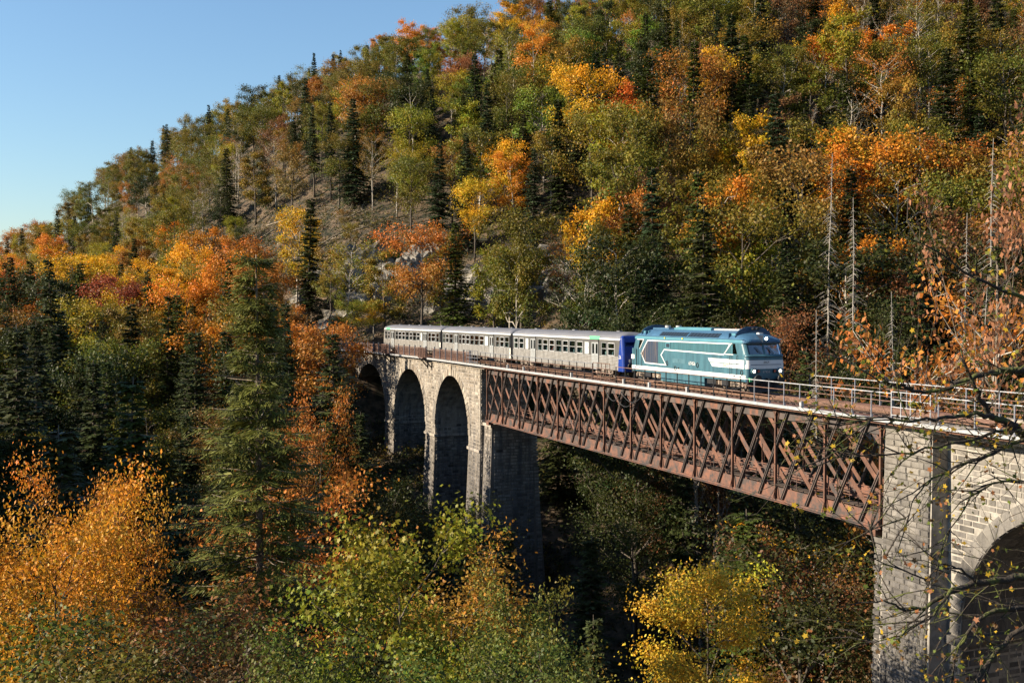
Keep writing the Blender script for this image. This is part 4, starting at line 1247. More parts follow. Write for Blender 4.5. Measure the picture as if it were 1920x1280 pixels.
# ------------------------------------------------------------------ coaches
def coach(label, s0, s1, layout, cab_front, cab_rear, mark=None):
    L_ = s1 - s0 - .35; sc_ = (s0 + s1) / 2
    p0 = P(s0, 2.2, 0); p1 = P(s1, 2.2, 0)
    ang = math.atan2((p0 - p1).y, (p0 - p1).x)
    root = thing('railway_coach', label, 'coach', (p0 + p1) / 2, ang, group='coaches of the train')
    hl = L_ / 2
    fx = lambda s: sc_ - s
    W_ = 1.41
    xs = [hl - .7] + list(np.linspace(hl - 1.2, -(hl - 1.2), 11)) + [-(hl - .7)]
    ys = [-1.0, -.4, .4, 1.0]
    # ribbed stainless lower body
    rws = [(.68, hl, W_, .25)]
    for k in range(9):
        z = .72 + k * .115
        rws += [(z, hl, W_ + .0, .25), (z + .05, hl, W_ + .018, .25), (z + .1, hl, W_ + .0, .25)]
    rws += [(1.78, hl, W_, .25)]
    mb, _ = shell(rws, xs, ys, None, lambda c: 0, cap=False)
    b_ = in_frame(root, 'lower_body', mb, M['steel'])
    # roof
    rws = [(2.98, hl, W_, .25), (3.06, hl, W_, .25), (3.08, hl, W_ + .02, .25), (3.22, hl, W_ + .02, .26), (3.24, hl - .01, W_, .28), (3.40, hl - .10, W_ - .10, .35), (3.54, hl - .28, W_ - .32, .4), (3.64, hl - .5, W_ - .62, .4), (3.70, hl - .8, W_ - .95, .3), (3.72, hl - 1.1, .15, .1)]
    mb, _ = shell(rws, xs, ys, None, lambda c: 0 if c[2] > 3.235 else (1 if 3.075 < c[2] < 3.225 else 2))
    in_frame(root, 'roof', mb, [M['coach_roof'], M['white_paint'], M['grey_band']])
    for k in range(5):
        m_ = MB(); xx = -hl + 3 + k * (L_ - 6) / 4; m_.box(xx - .25, xx + .25, -.14, .14, 3.70, 3.80); in_frame(root, 'roof_vent', m_, M['coach_roof'])
    mb = MB(); mb.box(-hl + .05, hl - .05, -W_ + .03, W_ - .03, .95, 1.05); in_frame(root, 'floor', mb, M['interior'])
    mb = MB(); mb.box(-hl + .3, hl - .3, -W_ + .1, W_ - .1, 2.99, 3.02)
    for q in (-1, 1): mb.box(min(q*(hl-.12), q*(hl-.02)) , max(q*(hl-.12), q*(hl-.02)), -1.2, 1.2, 1.5, 3.0)
    in_frame(root, 'ceiling', mb, M['interior'])
    # window band on both sides: posts between openings, openings hold frame + two panes
    openings = sorted([(fx(b) , fx(a), kind) for a, b, kind in layout])      # in local x
    for sy in (-1, 1):
        y0, y1 = sorted((sy * (W_ - .05), sy * W_))
        cur = -hl + .22
        m_ = MB()
        for (a, b, kind) in openings:
            z0, z1 = (1.80, 2.86)
            if a > cur: m_.box(cur, a, y0, y1, 1.78, 2.985)
            if kind != 'door':
                m_.box(a, b, y0, y1, 1.78, z0); m_.box(a, b, y0, y1, z1, 2.985)
            else: m_.box(a, b, y0, y1, 2.84, 2.985)
            cur = b
        m_.box(cur, hl - .22, y0, y1, 1.78, 2.985)
        in_frame(root, 'window_band', m_, M['grey_band'])
        for (a, b, kind) in openings:
            yo = sy * (W_ + .012); yi = sy * (W_ - .03)
            lo, hi = sorted((yo, yi))
            if kind == 'door':
                m_ = MB()
                mid = (a + b) / 2
                for (u0, u1) in ((a + .02, mid - .01), (mid + .01, b - .02)):
                    m_.box(u0, u1, lo, hi, .74, 1.9); m_.box(u0, u0 + .13, lo, hi, 1.9, 2.84); m_.box(u1 - .13, u1, lo, hi, 1.9, 2.84); m_.box(u0 + .13, u1 - .13, lo, hi, 2.72, 2.84)
                d_ = in_frame(root, 'door', m_, M['door_grey'])
                for (u0, u1) in ((a + .15, mid - .14), (mid + .14, b - .15)):
                    m_ = MB(); m_.quad((u0, sy * (W_ - .01), 1.9), (u1, sy * (W_ - .01), 1.9), (u1, sy * (W_ - .01), 2.72), (u0, sy * (W_ - .01), 2.72)); in_frame(d_, 'pane', m_, M['glass'])
                m_ = MB(); m_.box(b + .005, b + .075, min(sy * W_, sy * (W_ + .05)), max(sy * W_, sy * (W_ + .05)), .66, 3.06); in_frame(root, 'door_pipe', m_, M['black'])
                m_ = MB(); m_.box(a, b, min(sy * W_, sy * (W_ + .08)), max(sy * W_, sy * (W_ + .08)), .60, .68); in_frame(root, 'door_step', m_, M['white_metal'])
                continue
            fm = {'w': M['white_metal'], 'g': M['door_grey'], 'p': M['door_grey'], 'r': M['white_metal']}[kind]
            t = .07 if kind != 'g' else .035
            m_ = MB()
            m_.box(a, a + t, lo, hi, 1.80, 2.86); m_.box(b - t, b, lo, hi, 1.80, 2.86)
            m_.box(a + t, b - t, lo, hi, 1.80, 1.80 + t); m_.box(a + t, b - t, lo, hi, 2.86 - t, 2.86)
            w_ = in_frame(root, 'window', m_, fm)
            m_ = MB(); m_.box(a + t, b - t, lo + .002, hi - .002, 2.34, 2.34 + t); in_frame(w_, 'window_bar', m_, M['white_metal'])
            yy = sy * (W_ - .02)
            for z0, z1 in ((1.8 + t, 2.34), (2.34 + t, 2.86 - t)):
                m_ = MB(); m_.quad((a + t, yy, z0), (b - t, yy, z0), (b - t, yy, z1), (a + t, yy, z1)); in_frame(w_, 'pane', m_, M['pane_white'] if kind == 'p' else M['glass'])
    # seats
    for (a, b, kind) in openings:
        if kind in 'wg':
            m_ = MB(); c_ = (a + b) / 2
            for y_ in (-.85, .85): m_.box(c_ - .08, c_ + .08, y_ - .42, y_ + .42, 1.05, 2.12); m_.box(c_ - .45, c_ + .45, y_ - .42, y_ + .42, 1.35, 1.48)
            in_frame(root, 'seat', m_, M['seat'])
    # ends
    for q, cab in ((1, cab_front), (-1, cab_rear)):
        if cab:
            m_, _ = shell([(.62, .52, W_ + .012, .22), (1.1, .52, W_ + .012, .24), (1.9, .46, W_ + .012, .26), (2.6, .36, W_ + .012, .3), (3.1, .28, W_ + .012, .34), (3.3, .2, W_ - .04, .18), (3.45, .1, W_ - .2, .08)], [.2, 0, -.2], ys)
            # shift the short shell to the end of the coach
            m_.v = [(x + q * (hl - .12), y, z) for x, y, z in m_.v]
            e_ = in_frame(root, 'cab_end', m_, M['blue'] if cab == 'blue' else M['steel'])
            m_ = MB()
            for y_ in (-1, 1):
                a_, b2 = sorted((.25 * y_, 1.15 * y_))
                m_.quad((q * (hl + .30), a_, 2.05), (q * (hl + .30), b2, 2.05), (q * (hl + .2), b2, 2.95), (q * (hl + .2), a_, 2.95))
            in_frame(e_, 'windscreen', m_, M['glass_dark'])
            m_ = MB(); m_.box(min(q*(hl+.36), q*(hl+.42)), max(q*(hl+.36), q*(hl+.42)), -.02, .02, 1.7, 2.6); m_.box(min(q*(hl+.4), q*(hl+.45)), max(q*(hl+.4), q*(hl+.45)), -.9, -.6, 1.35, 1.6); m_.box(min(q*(hl+.4), q*(hl+.45)), max(q*(hl+.4), q*(hl+.45)), .6, .9, 1.35, 1.6); in_frame(e_, 'lamp_cluster', m_, M['white_metal'])
            buffers(root, q * (hl + .3), q)
        else:
            m_ = MB(); a_, b2 = sorted((q * (hl - .02), q * (hl + .16))); m_.box(a_, b2, -.75, .75, 1.0, 3.1); m_.box(a_, b2, -W_ + .05, W_ - .05, 1.1, 3.2); in_frame(root, 'gangway_bellows', m_, M['black'])
    if cab_front == 'blue':
        text(root, 'unit_number', '26', .42, (hl - .12, -(W_ + .019), 1.75), (math.pi / 2, 0, 0), M['white_paint'])
    if mark:
        for a, b in mark:
            for sy in (-1, 1):
                m_ = MB(); m_.box(fx(b), fx(a), min(sy * (W_ + .02), sy * (W_ + .03)), max(sy * (W_ + .02), sy * (W_ + .03)), 3.085, 3.215); m_.box(fx(b), fx(a), min(sy * (W_ - .08), sy * (W_ + .012)), max(sy * (W_ - .08), sy * (W_ + .012)), 3.235, 3.33); in_frame(root, 'class_mark', m_, M['green_mark'])
    mb = MB(); mb.box(-hl + .3, hl - .3, -1.2, 1.2, .72, .94)
    for xx in (-3.5, -1.2, 1.4, 3.4): mb.box(xx - .7, xx + .7, -1.25, 1.25, .38, .72)
    in_frame(root, 'underframe', mb, M['bogie'])
    bogie(root, hl - 3.4, 2.4, .46, 1.55); bogie(root, -(hl - 3.4), 2.4, .46, 1.55)
    return root
lay1 = [(32.26, 33.49, 'w'), (33.72, 34.64, 'g'), (35.19, 36.55, 'door'), (37.08, 37.94, 'p'), (38.28, 39.5, 'w'), (39.81, 41.04, 'g'), (41.31, 42.48, 'w'), (42.76, 43.97, 'g'), (44.35, 45.5, 'w'), (45.85, 47.04, 'w'), (47.28, 48.19, 'g'), (48.8, 50.1, 'door'), (50.62, 51.41, 'p'), (51.84, 52.99, 'w'), (53.33, 54.46, 'w')]
lay2 = [(55.9, 57.0, 'g'), (57.25, 58.4, 'w'), (58.7, 59.6, 'g'), (60.3, 61.6, 'door'), (62.1, 63.1, 'p'), (63.35, 64.7, 'w'), (65.0, 66.3, 'g'), (66.6, 67.8, 'g'), (68.1, 69.3, 'w'), (69.6, 70.7, 'w'), (71.0, 71.8, 'g'), (72.2, 73.5, 'door'), (74.1, 75.3, 'g'), (75.7, 76.8, 'w'), (77.1, 78.0, 'g')]
def m3(a, b):   # picture-measured spans on the rear coach, rescaled to its true length
    k = (101.5 - 78.9) / (106.65 - 79.25); return 78.9 + (a - 79.25) * k, 78.9 + (b - 79.25) * k
lay3 = [(*m3(79.9, 81.0), 'g'), (*m3(81.4, 83.1), 'w'), (*m3(83.3, 84.4), 'g'), (*m3(85.0, 86.8), 'door'), (*m3(87.3, 88.0), 'p'), (*m3(88.4, 89.7), 'w'), (*m3(90.0, 91.5), 'g'), (*m3(91.8, 93.1), 'w'), (*m3(93.6, 95.0), 'g'), (*m3(95.4, 96.8), 'w'), (*m3(97.2, 98.7), 'w'), (*m3(99.0, 100.1), 'g'), (*m3(100.9, 102.6), 'door'), (*m3(103.2, 104.3), 'r'), (*m3(104.8, 105.8), 'g')]
C1 = coach('stainless coach with a blue cab end numbered 26, coupled directly behind the locomotive', 31.0, 55.05, lay1, 'blue', None, [(34.95, 36.9)])
C2 = coach('stainless middle coach of the train, between the front coach and the rear coach', 55.3, 78.5, lay2, None, None, None)
C3 = coach('stainless rear coach at the left end of the train over the stone arches', 78.8, 101.5, lay3, None, 'steel', [(98.5, 100.2)])
tunic = {'red': (.45, .05, .05), 'dark': (.02, .03, .05), 'pale blue': (.25, .45, .6), 'white': (.6, .6, .58)}
pm_ = {k: make_person_mesh(pmat(k + '_cloth', v, .8, 0, .05), 'person') for k, v in tunic.items()}
def seat_person(s, v, z, col, label, face=0.0):
    o = link('person', pm_[col]); o.location = P(s, v, z); o.rotation_euler = (0, 0, heading(s) - math.pi / 2 + face)
    tag(o, label, 'person', 'people riding the train'); return o
seat_person(14.85, 2.75, 2.07, 'red', 'driver in red seen dimly through the left windscreen of the locomotive cab')
seat_person(45.0, 1.15, 1.72, 'red', 'passenger in red at the leftmost occupied window of the front coach', 2.9)
seat_person(43.4, 1.15, 1.72, 'dark', 'dark clothed passenger beside the one in red in the front coach', .3)
seat_person(42.0, 1.15, 1.72, 'dark', 'dark clothed passenger leaning at the middle windows of the front coach', 2.6)
seat_person(40.2, 1.15, 1.72, 'pale blue', 'passenger in pale blue at a window of the front coach', .4)
seat_person(38.8, 1.15, 1.72, 'white', 'passenger in white near the right end windows of the front coach', 2.8)
seat_person(34.1, 1.15, 1.72, 'white', 'passenger in white by the end window next to the blue cab', .2)
# ------------------------------------------------------------------ vegetation: mesh makers
def leaf_mesh(name, quads, cols, mat, tube_mb=None):
    """quads: (n, k, 3) float array of leaf polygons with k corners, cols: (n, 3)"""
    n, k, _ = quads.shape
    me = bpy.data.meshes.new(name)
    me.vertices.add(n * k); me.vertices.foreach_set('co', quads.reshape(-1).astype(np.float32))
    me.loops.add(n * k); me.loops.foreach_set('vertex_index', np.arange(n * k, dtype=np.int32))
    me.polygons.add(n); me.polygons.foreach_set('loop_start', np.arange(0, n * k, k, dtype=np.int32))
    me.update(calc_edges=True)
    a = me.attributes.new('leafcol', 'FLOAT_COLOR', 'FACE')
    c = np.ones((n, 4), np.float32); c[:, :3] = cols
    a.data.foreach_set('color', c.reshape(-1))
    me.materials.append(mat)
    return me

def unit(a):
    return a / np.maximum(1e-9, np.linalg.norm(a, axis=-1, keepdims=True))

def leaf_quads(rg, pos, nrm, size, aspect=.62, shape='rhomb'):
    n = len(pos)
    rv = unit(rg.normal(size=(n, 3)))
    t = unit(np.cross(nrm, rv)); b = np.cross(nrm, t)
    sz = (size * rg.uniform(.65, 1.35, n))[:, None]
    if shape == 'rhomb':
        q = np.stack([pos - t * sz * .5, pos - b * sz * .5 * aspect + t * sz * .05, pos + t * sz * .5, pos + b * sz * .5 * aspect + nrm * sz * .08], axis=1)
    else:   # lobed maple leaf
        ang = np.array([0, 28, 62, 95, 135, 160, 200, 225, 265, 298, 332]) * math.pi / 180
        rad = np.array([1.0, .52, .92, .50, .78, .38, .38, .78, .50, .92, .52])
        q = []
        for a_, r_ in zip(ang, rad):
            q.append(pos + t * sz * .55 * r_ * math.cos(a_) + b * sz * .55 * r_ * math.sin(a_) + nrm * sz * (.10 * abs(math.sin(a_))))
        q = np.stack(q, axis=1)
    return q

def grow_limbs(mb, rg, H, R, base, nl, thick, wob=.04, trunk_to=.86, sub=3):
    """trunk, limbs and twigs; returns tips and the trunk function"""
    pts = []; lean = rg.normal(size=2) * wob
    for i in range(8):
        t = i / 7 * trunk_to
        pts.append(Vector((lean[0] * H * t * t + rg.normal() * .04 * H * .2 * t, lean[1] * H * t * t + rg.normal() * .04 * H * .2 * t, H * t)))
    mb.tube(pts, [thick * (1 - .85 * (i / 7)) for i in range(8)], 7)
    def tr(t):
        f = min(.999, t / trunk_to) * 7; i = int(f); return pts[i].lerp(pts[i + 1], f - i)
    tips = []
    for k in range(nl):
        t = base + (trunk_to - base) * ((k + rg.uniform(0, .8)) / nl)
        a = k * 2.4 + rg.uniform(-.5, .5)
        env = R * max(.25, math.sin(math.pi * min(1, (t - base) / (1 - base) * .80 + .22)) ** .6)
        p0 = tr(t); up = rg.uniform(.35, 1.0)
        L_ = env * rg.uniform(.75, 1.1)
        lp = [p0]
        for j in range(1, 5):
            f = j / 4
            lp.append(p0 + Vector((math.cos(a) * L_ * f, math.sin(a) * L_ * f, L_ * up * (f ** .8) * .8)) + Vector(rg.normal(size=3) * .06 * L_))
        r0 = thick * (1 - t) * .55 + .02
        mb.tube(lp, [r0 * (1 - .8 * j / 4) for j in range(5)], 5)
        tips.append(lp[-1])
        for m_ in range(sub):
            j = rg.integers(1, 4); q0 = lp[j]
            a2 = a + rg.uniform(-1.2, 1.2)
            l2 = L_ * rg.uniform(.3, .6)
            q1 = q0 + Vector((math.cos(a2) * l2, math.sin(a2) * l2, l2 * rg.uniform(.1, .9)))
            qm = q0.lerp(q1, .5) + Vector((0, 0, l2 * .08))
            mb.tube([q0, qm, q1], [r0 * .4, r0 * .28, r0 * .1], 4)
            tips.append(q1); tips.append(qm)
    tips.append(tr(trunk_to))
    return tips

def broadleaf(seed, H=18.0, R=4.6, base=.30, leaf=.40, n=4200, nclump=85, mat=None, shape='rhomb', thick=.26, bark='bark', warm=.0, flat_=.75, csize=1.0, nl=15, sub=3, tops=True):
    rg = np.random.default_rng(seed)
    mb = MB(); tips = grow_limbs(mb, rg, H, R, base, nl, thick, sub=sub)
    T = np.array([list(t) for t in tips])
    # extra clump centres in a lumpy crown envelope
    cz0, cz1 = base * H, H
    ex = []
    lob = unit(rg.normal(size=(7, 3))); lb = rg.uniform(.75, 1.15, 7)
    while len(ex) + len(T) < nclump:
        d = unit(rg.normal(size=3)); k = 1.0
        k = float(np.clip(.72 + .45 * np.max((lob @ d) * lb - .55), .5, 1.15))
        r_ = rg.uniform(.55, 1) ** .6 * k
        zc = (cz0 + cz1) / 2; hh = (cz1 - cz0) / 2
        p = np.array([d[0] * R * r_, d[1] * R * r_, zc + d[2] * hh * r_])
        ex.append(p)
    cen = np.vstack([T, np.array(ex)]) if len(ex) else T
    cs = rg.uniform(.55, 1.25, len(cen)) * R * .24 * csize
    ci = rg.integers(0, len(cen), n)
    off = rg.normal(size=(n, 3)); off[:, 2] *= flat_
    off = off * cs[ci][:, None] * .62
    pos = cen[ci] + off
    ctr = np.array([0, 0, (cz0 + cz1) / 2])
    nrm = unit(rg.normal(size=(n, 3)) * .75 + np.array([0, 0, .55]) + unit(pos - ctr) * .5)
    q = leaf_quads(rg, pos, nrm, leaf, shape=shape)
    hz = np.clip((pos[:, 2] - cz0) / (cz1 - cz0), 0, 1)
    cj = rg.normal(size=(len(cen), 1)) * .14; cw = rg.normal(size=(len(cen), 1)) * .10
    lum = 1 + cj[ci] + rg.normal(size=(n, 1)) * .16
    wrm = cw[ci] + rg.normal(size=(n, 1)) * .08 + warm * (hz[:, None] - .5)
    cols = np.clip(np.hstack([lum * (1 + wrm * 1.1), lum * (1 - wrm * .25), lum * (1 - wrm * .5)]), .2, 2.2)
    cm = leaf_mesh('crown', q, cols, mat or M['leaf'])
    tm = mb.mesh('trunk', M[bark], smooth=True)
    return tm, cm

def conifer(seed, H=20.0, R=3.4, base=.08, whorls=38, nb=8, nsp=18, droop=.35, spr=.85, thick=.26, sparse=0.0, topdense=False, power=.72, bark='bark', needle_w=.46, fine=1):
    rg = np.random.default_rng(seed)
    mb = MB(); lean = rg.normal(size=2) * .006
    tp = [Vector((lean[0] * H * t, lean[1] * H * t, H * t)) for t in np.linspace(0, 1, 9)]
    mb.tube(tp, [thick * (1 - .93 * i / 8) for i in range(9)], 7)
    Q = []; Cc = []
    for wv in range(whorls):
        t = base + (1 - base) * (wv / whorls) ** .95
        z0_ = H * t + rg.uniform(-.1, .1)
        rad = R * max(.05, (1 - t)) ** power * rg.uniform(.72, 1.15) * 1.1
        if t < base + .08: rad *= .8
        if topdense:
            if t > .91: rad = max(rad, .80 * min(1, (1.0 - t) / .07 + .05))
            elif t > .78: rad *= .72
        for b_ in range(nb):
            z = z0_ + rg.uniform(-.38, .38) * H / max(20, whorls)
            if rg.uniform() < sparse * ((2.6 if (.80 < t < .91) else .9 if t < .80 else .1) if topdense else 1): 
                bare = True
            else: bare = False
            a = 2 * math.pi * (b_ + rg.uniform(-.3, .3)) / nb + wv * 1.3
            L_ = rad * rg.uniform(.55, 1.2)
            dz = -droop * L_ * (1 - t * .7) * rg.uniform(.6, 1.3); rise = .22 * L_ * t
            dirv = np.array([math.cos(a), math.sin(a), 0]); side = np.array([-math.sin(a), math.cos(a), 0])
            def bp(f): return np.array([lean[0] * z, lean[1] * z, z]) + dirv * L_ * f + np.array([0, 0, dz * f ** 1.3 + rise * f + .14 * L_ * max(0, f - .7)])
            if L_ > .5: mb.tube([Vector(bp(f)) for f in (0, .4, .8, 1.0)], [thick * .17 * (1 - t * .6), thick * .10 * (1 - t * .6), .02, .008], 3, cap=False)
            if bare: continue
            ns = max(3, int(nsp * (.35 + .65 * L_ / R)))
            f = (np.arange(ns) + rg.uniform(0, 1, ns)) / ns * .88 + .14
            bt_ = rg.normal() * .12
            for sd_ in (-1, 1):
                for ff in f:
                    c = bp(ff); sl = spr * (1.15 - .65 * ff) * rg.uniform(.6, 1.3) * (0.5 + .5 * L_ / R)
                    o_ = dirv * .55 + side * sd_ * .85 + np.array([0, 0, -.28 + rg.normal() * .15]); o_ = o_ / np.linalg.norm(o_)
                    wv_ = np.cross(o_, [0, 0, 1]); wv_ = wv_ / np.linalg.norm(wv_); wv_ = wv_ + np.array([0, 0, rg.normal() * .45])
                    for g in range(fine):
                        c1 = c + o_ * sl * (g / fine) + (rg.normal(size=3) * .05 if fine > 1 else 0)
                        o2 = o_ if fine == 1 else unit(o_ + side * rg.normal() * .45 + np.array([0, 0, rg.normal() * .25]))
                        s2 = sl if fine == 1 else sl * .62
                        wd = needle_w * s2
                        Q.append([c1, c1 + o2 * s2 * .45 + wv_ * wd * .5, c1 + o2 * s2, c1 + o2 * s2 * .45 - wv_ * wd * .5])
                        l = (1 + bt_ + rg.normal() * .14) * (.85 + .3 * ff)
                        Cc.append([l * (1 + rg.normal() * .06), l, l * (1 + rg.normal() * .06)])
    cm = leaf_mesh('crown', np.array(Q), np.clip(np.array(Cc), .3, 2), M['needle'])
    return mb.mesh('trunk', M[bark], smooth=True), cm

def bare_tree(seed, H=18.0, R=4.0, base=.35, leaf=.22, n=500, bark='bark_pale', thick=.2):
    """nearly leafless tree: fine branching with a thin scatter of leaves"""
    rg = np.random.default_rng(seed)
    mb = MB(); pts = [Vector((rg.normal() * .1, rg.normal() * .1, H * .8 * i / 6)) for i in range(7)]
    pts[0] = Vector((0, 0, 0))
    mb.tube(pts, [thick * (1 - .75 * i / 6) for i in range(7)], 6)
    tips = []
    def grow(p, d, L_, r_, lev):
        q = [p]; dd = d.copy()
        for j in range(3):
            dd = (dd + Vector(rg.normal(size=3) * .16) + Vector((0, 0, .10))).normalized(); q.append(q[-1] + dd * L_ / 3)
        mb.tube(q, [r_, r_ * .8, r_ * .6, r_ * .35], 4 if lev < 2 else 3, cap=False)
        tips.extend(q[1:])
        if lev < 3:
            for m_ in range(4 if lev < 2 else 3):
                s_ = q[rg.integers(1, 4)]; ax = Vector(rg.normal(size=3)); nd = (dd + ax * .55).normalized()
                grow(s_, nd, L_ * rg.uniform(.45, .7), r_ * .5, lev + 1)
    nl = 9
    for k in range(nl):
        t = base + (1 - base) * k / nl
        a = k * 2.4 + rg.uniform(-.4, .4); p = pts[0].lerp(pts[-1], t) if False else Vector((0, 0, H * .8 * t))
        grow(p, Vector((math.cos(a) * .75, math.sin(a) * .75, .75)).normalized(), R * (1.1 - .45 * t), thick * .4 * (1 - .5 * t), 0)
    T = np.array([list(t) for t in tips]); ci = rg.integers(0, len(T), n)
    pos = T[ci] + rg.normal(size=(n, 3)) * .18
    q = leaf_quads(rg, pos, unit(rg.normal(size=(n, 3)) + [0, 0, .3]), leaf)
    lum = 1 + rg.normal(size=(n, 1)) * .25
    cm = leaf_mesh('crown', q, np.clip(np.hstack([lum, lum, lum]), .3, 2), M['leaf'])
    return mb.mesh('trunk', M[bark], smooth=True), cm

def dead_spruce(seed, H=20.0, R=2.4):
    rg = np.random.default_rng(seed); mb = MB()
    mb.tube([Vector((rg.normal() * .05, rg.normal() * .05, H * i / 6)) for i in range(7)], [.13 * (1 - .9 * i / 6) for i in range(7)], 6)
    for k in range(300):
        t = rg.uniform(.12, .97); a = rg.uniform(0, 6.28); L_ = R * (1 - t) ** .7 * rg.uniform(.25, 1)
        d = Vector((math.cos(a), math.sin(a), 0)); p = Vector((0, 0, H * t))
        mb.tube([p, p + d * L_ * .5 + Vector((0, 0, -.15 * L_)), p + d * L_ + Vector((0, 0, -.5 * L_))], [.02, .012, .004], 3, cap=False)
        if L_ > .9:
            for m_ in range(3):
                f = rg.uniform(.4, .9); q = p + d * L_ * f + Vector((0, 0, -.35 * L_ * f)); a2 = a + rg.choice([-1, 1]) * .9
                mb.tube([q, q + Vector((math.cos(a2), math.sin(a2), -.5)) * L_ * .3], [.014, .004], 3, cap=False)
    return mb.mesh('trunk', M['bark_dead'], smooth=True), None

# prototypes, shared by many trees
BL = [broadleaf(10 + i, H=18, R=R_, base=b_, leaf=.30, n=7800, nclump=nc, warm=w_, bark=bk, csize=cs_)
      for i, (R_, b_, nc, w_, bk, cs_) in enumerate([(4.6, .28, 90, .3, 'bark', 1), (4.2, .34, 80, .1, 'bark_pale', .95), (5.0, .30, 100, -.2, 'bark', 1), (3.8, .25, 75, .5, 'bark', .95), (4.8, .38, 85, .2, 'bark_pale', .9), (3.4, .22, 70, 0, 'bark', 1.0), (5.3, .35, 110, .4, 'bark', .9)])]
TH = [broadleaf(40 + i, H=18, R=4.2, base=.36, leaf=.25, n=2900, nclump=95, warm=.3, bark='bark_pale', thick=.22, csize=.8, nl=17, sub=5) for i in range(3)]
CF = [conifer(60 + i, H=20, R=R_, base=b_, droop=dr_, sparse=sp_) for i, (R_, b_, dr_, sp_) in enumerate([(3.9, .10, .35, .12), (3.3, .18, .45, .2), (4.3, .08, .30, .1), (3.0, .30, .4, .25), (3.8, .15, .55, .22)])]
BR = [bare_tree(80 + i) for i in range(3)]
DS = [dead_spruce(90 + i) for i in range(3)]
BN = [broadleaf(30 + i, H=18, R=R_, base=b_, leaf=.19, n=15000, nclump=nc, warm=w_, csize=.9, nl=18, sub=4) for i, (R_, b_, nc, w_) in enumerate([(4.4, .28, 150, .2), (3.8, .22, 140, .05), (4.8, .3, 170, .3)])]
PROTO = {'near': (BN, 18.0), 'leaf': (BL, 18.0), 'thin': (TH, 18.0), 'fir': (CF, 20.0), 'bare': (BR, 18.0), 'dead': (DS, 20.0)}

PAL = {  # leaf reflectance; dark green lowered to deepen the gorge shade
 'olive green': (.125, .118, .014), 'dark green': (.036, .046, .010), 'yellow green': (.23, .21, .016), 'fresh green': (.13, .17, .018),
 'golden yellow': (.52, .31, .016), 'bright orange': (.50, .20, .018), 'rusty orange': (.32, .135, .022), 'red orange': (.42, .115, .015),
 'ochre brown': (.20, .125, .026), 'russet brown': (.165, .080, .030), 'dull ochre': (.22, .155, .020), 'dark red': (.24, .06, .026),
 'greyish brown': (.17, .11, .065), 'pale yellow green': (.30, .27, .03)}
FIRC = {'dark green': (.040, .050, .013), 'blue green': (.040, .060, .024), 'deep green': (.055, .070, .012), 'brownish green': (.075, .062, .020)}
TREES = []

def plant(kind, col, x, y, H, rz=None, wide=1.0, variant=None, z=None, rg=random, name=None, cvec=None):
    protos, h0 = PROTO[kind]
    tm, cm = protos[rg.randrange(len(protos)) if variant is None else variant]
    s = H / h0
    if kind == 'leaf' and y < 128: kind = 'near'; protos, h0 = PROTO['near']; tm, cm = protos[rg.randrange(3)]
    nm = name or {'near': 'broadleaf_tree', 'leaf': 'broadleaf_tree', 'thin': 'broadleaf_tree', 'fir': 'fir_tree', 'bare': 'bare_tree', 'dead': 'dead_spruce'}[kind]
    root = bpy.data.objects.new(nm, None); root.empty_display_size = .5; COL.objects.link(root)
    root.location = (x, y, (ground(x, y) if z is None else z) - .3)
    root.rotation_euler = (rg.uniform(-.03, .03), rg.uniform(-.03, .03), rg.uniform(0, 6.28) if rz is None else rz)
    root.scale = (s * wide, s * wide, s)
    link('trunk', tm, root)
    if cm is not None:
        c = (FIRC if kind == 'fir' else PAL)[col] if cvec is None else cvec
        j = rg.uniform(.85, 1.15)
        o = link('crown', cm, root, color=(c[0] * j * rg.uniform(.93, 1.07), c[1] * j, c[2] * j, 1))
    TREES.append(dict(o=root, kind=kind, col=col, H=H))
    return root
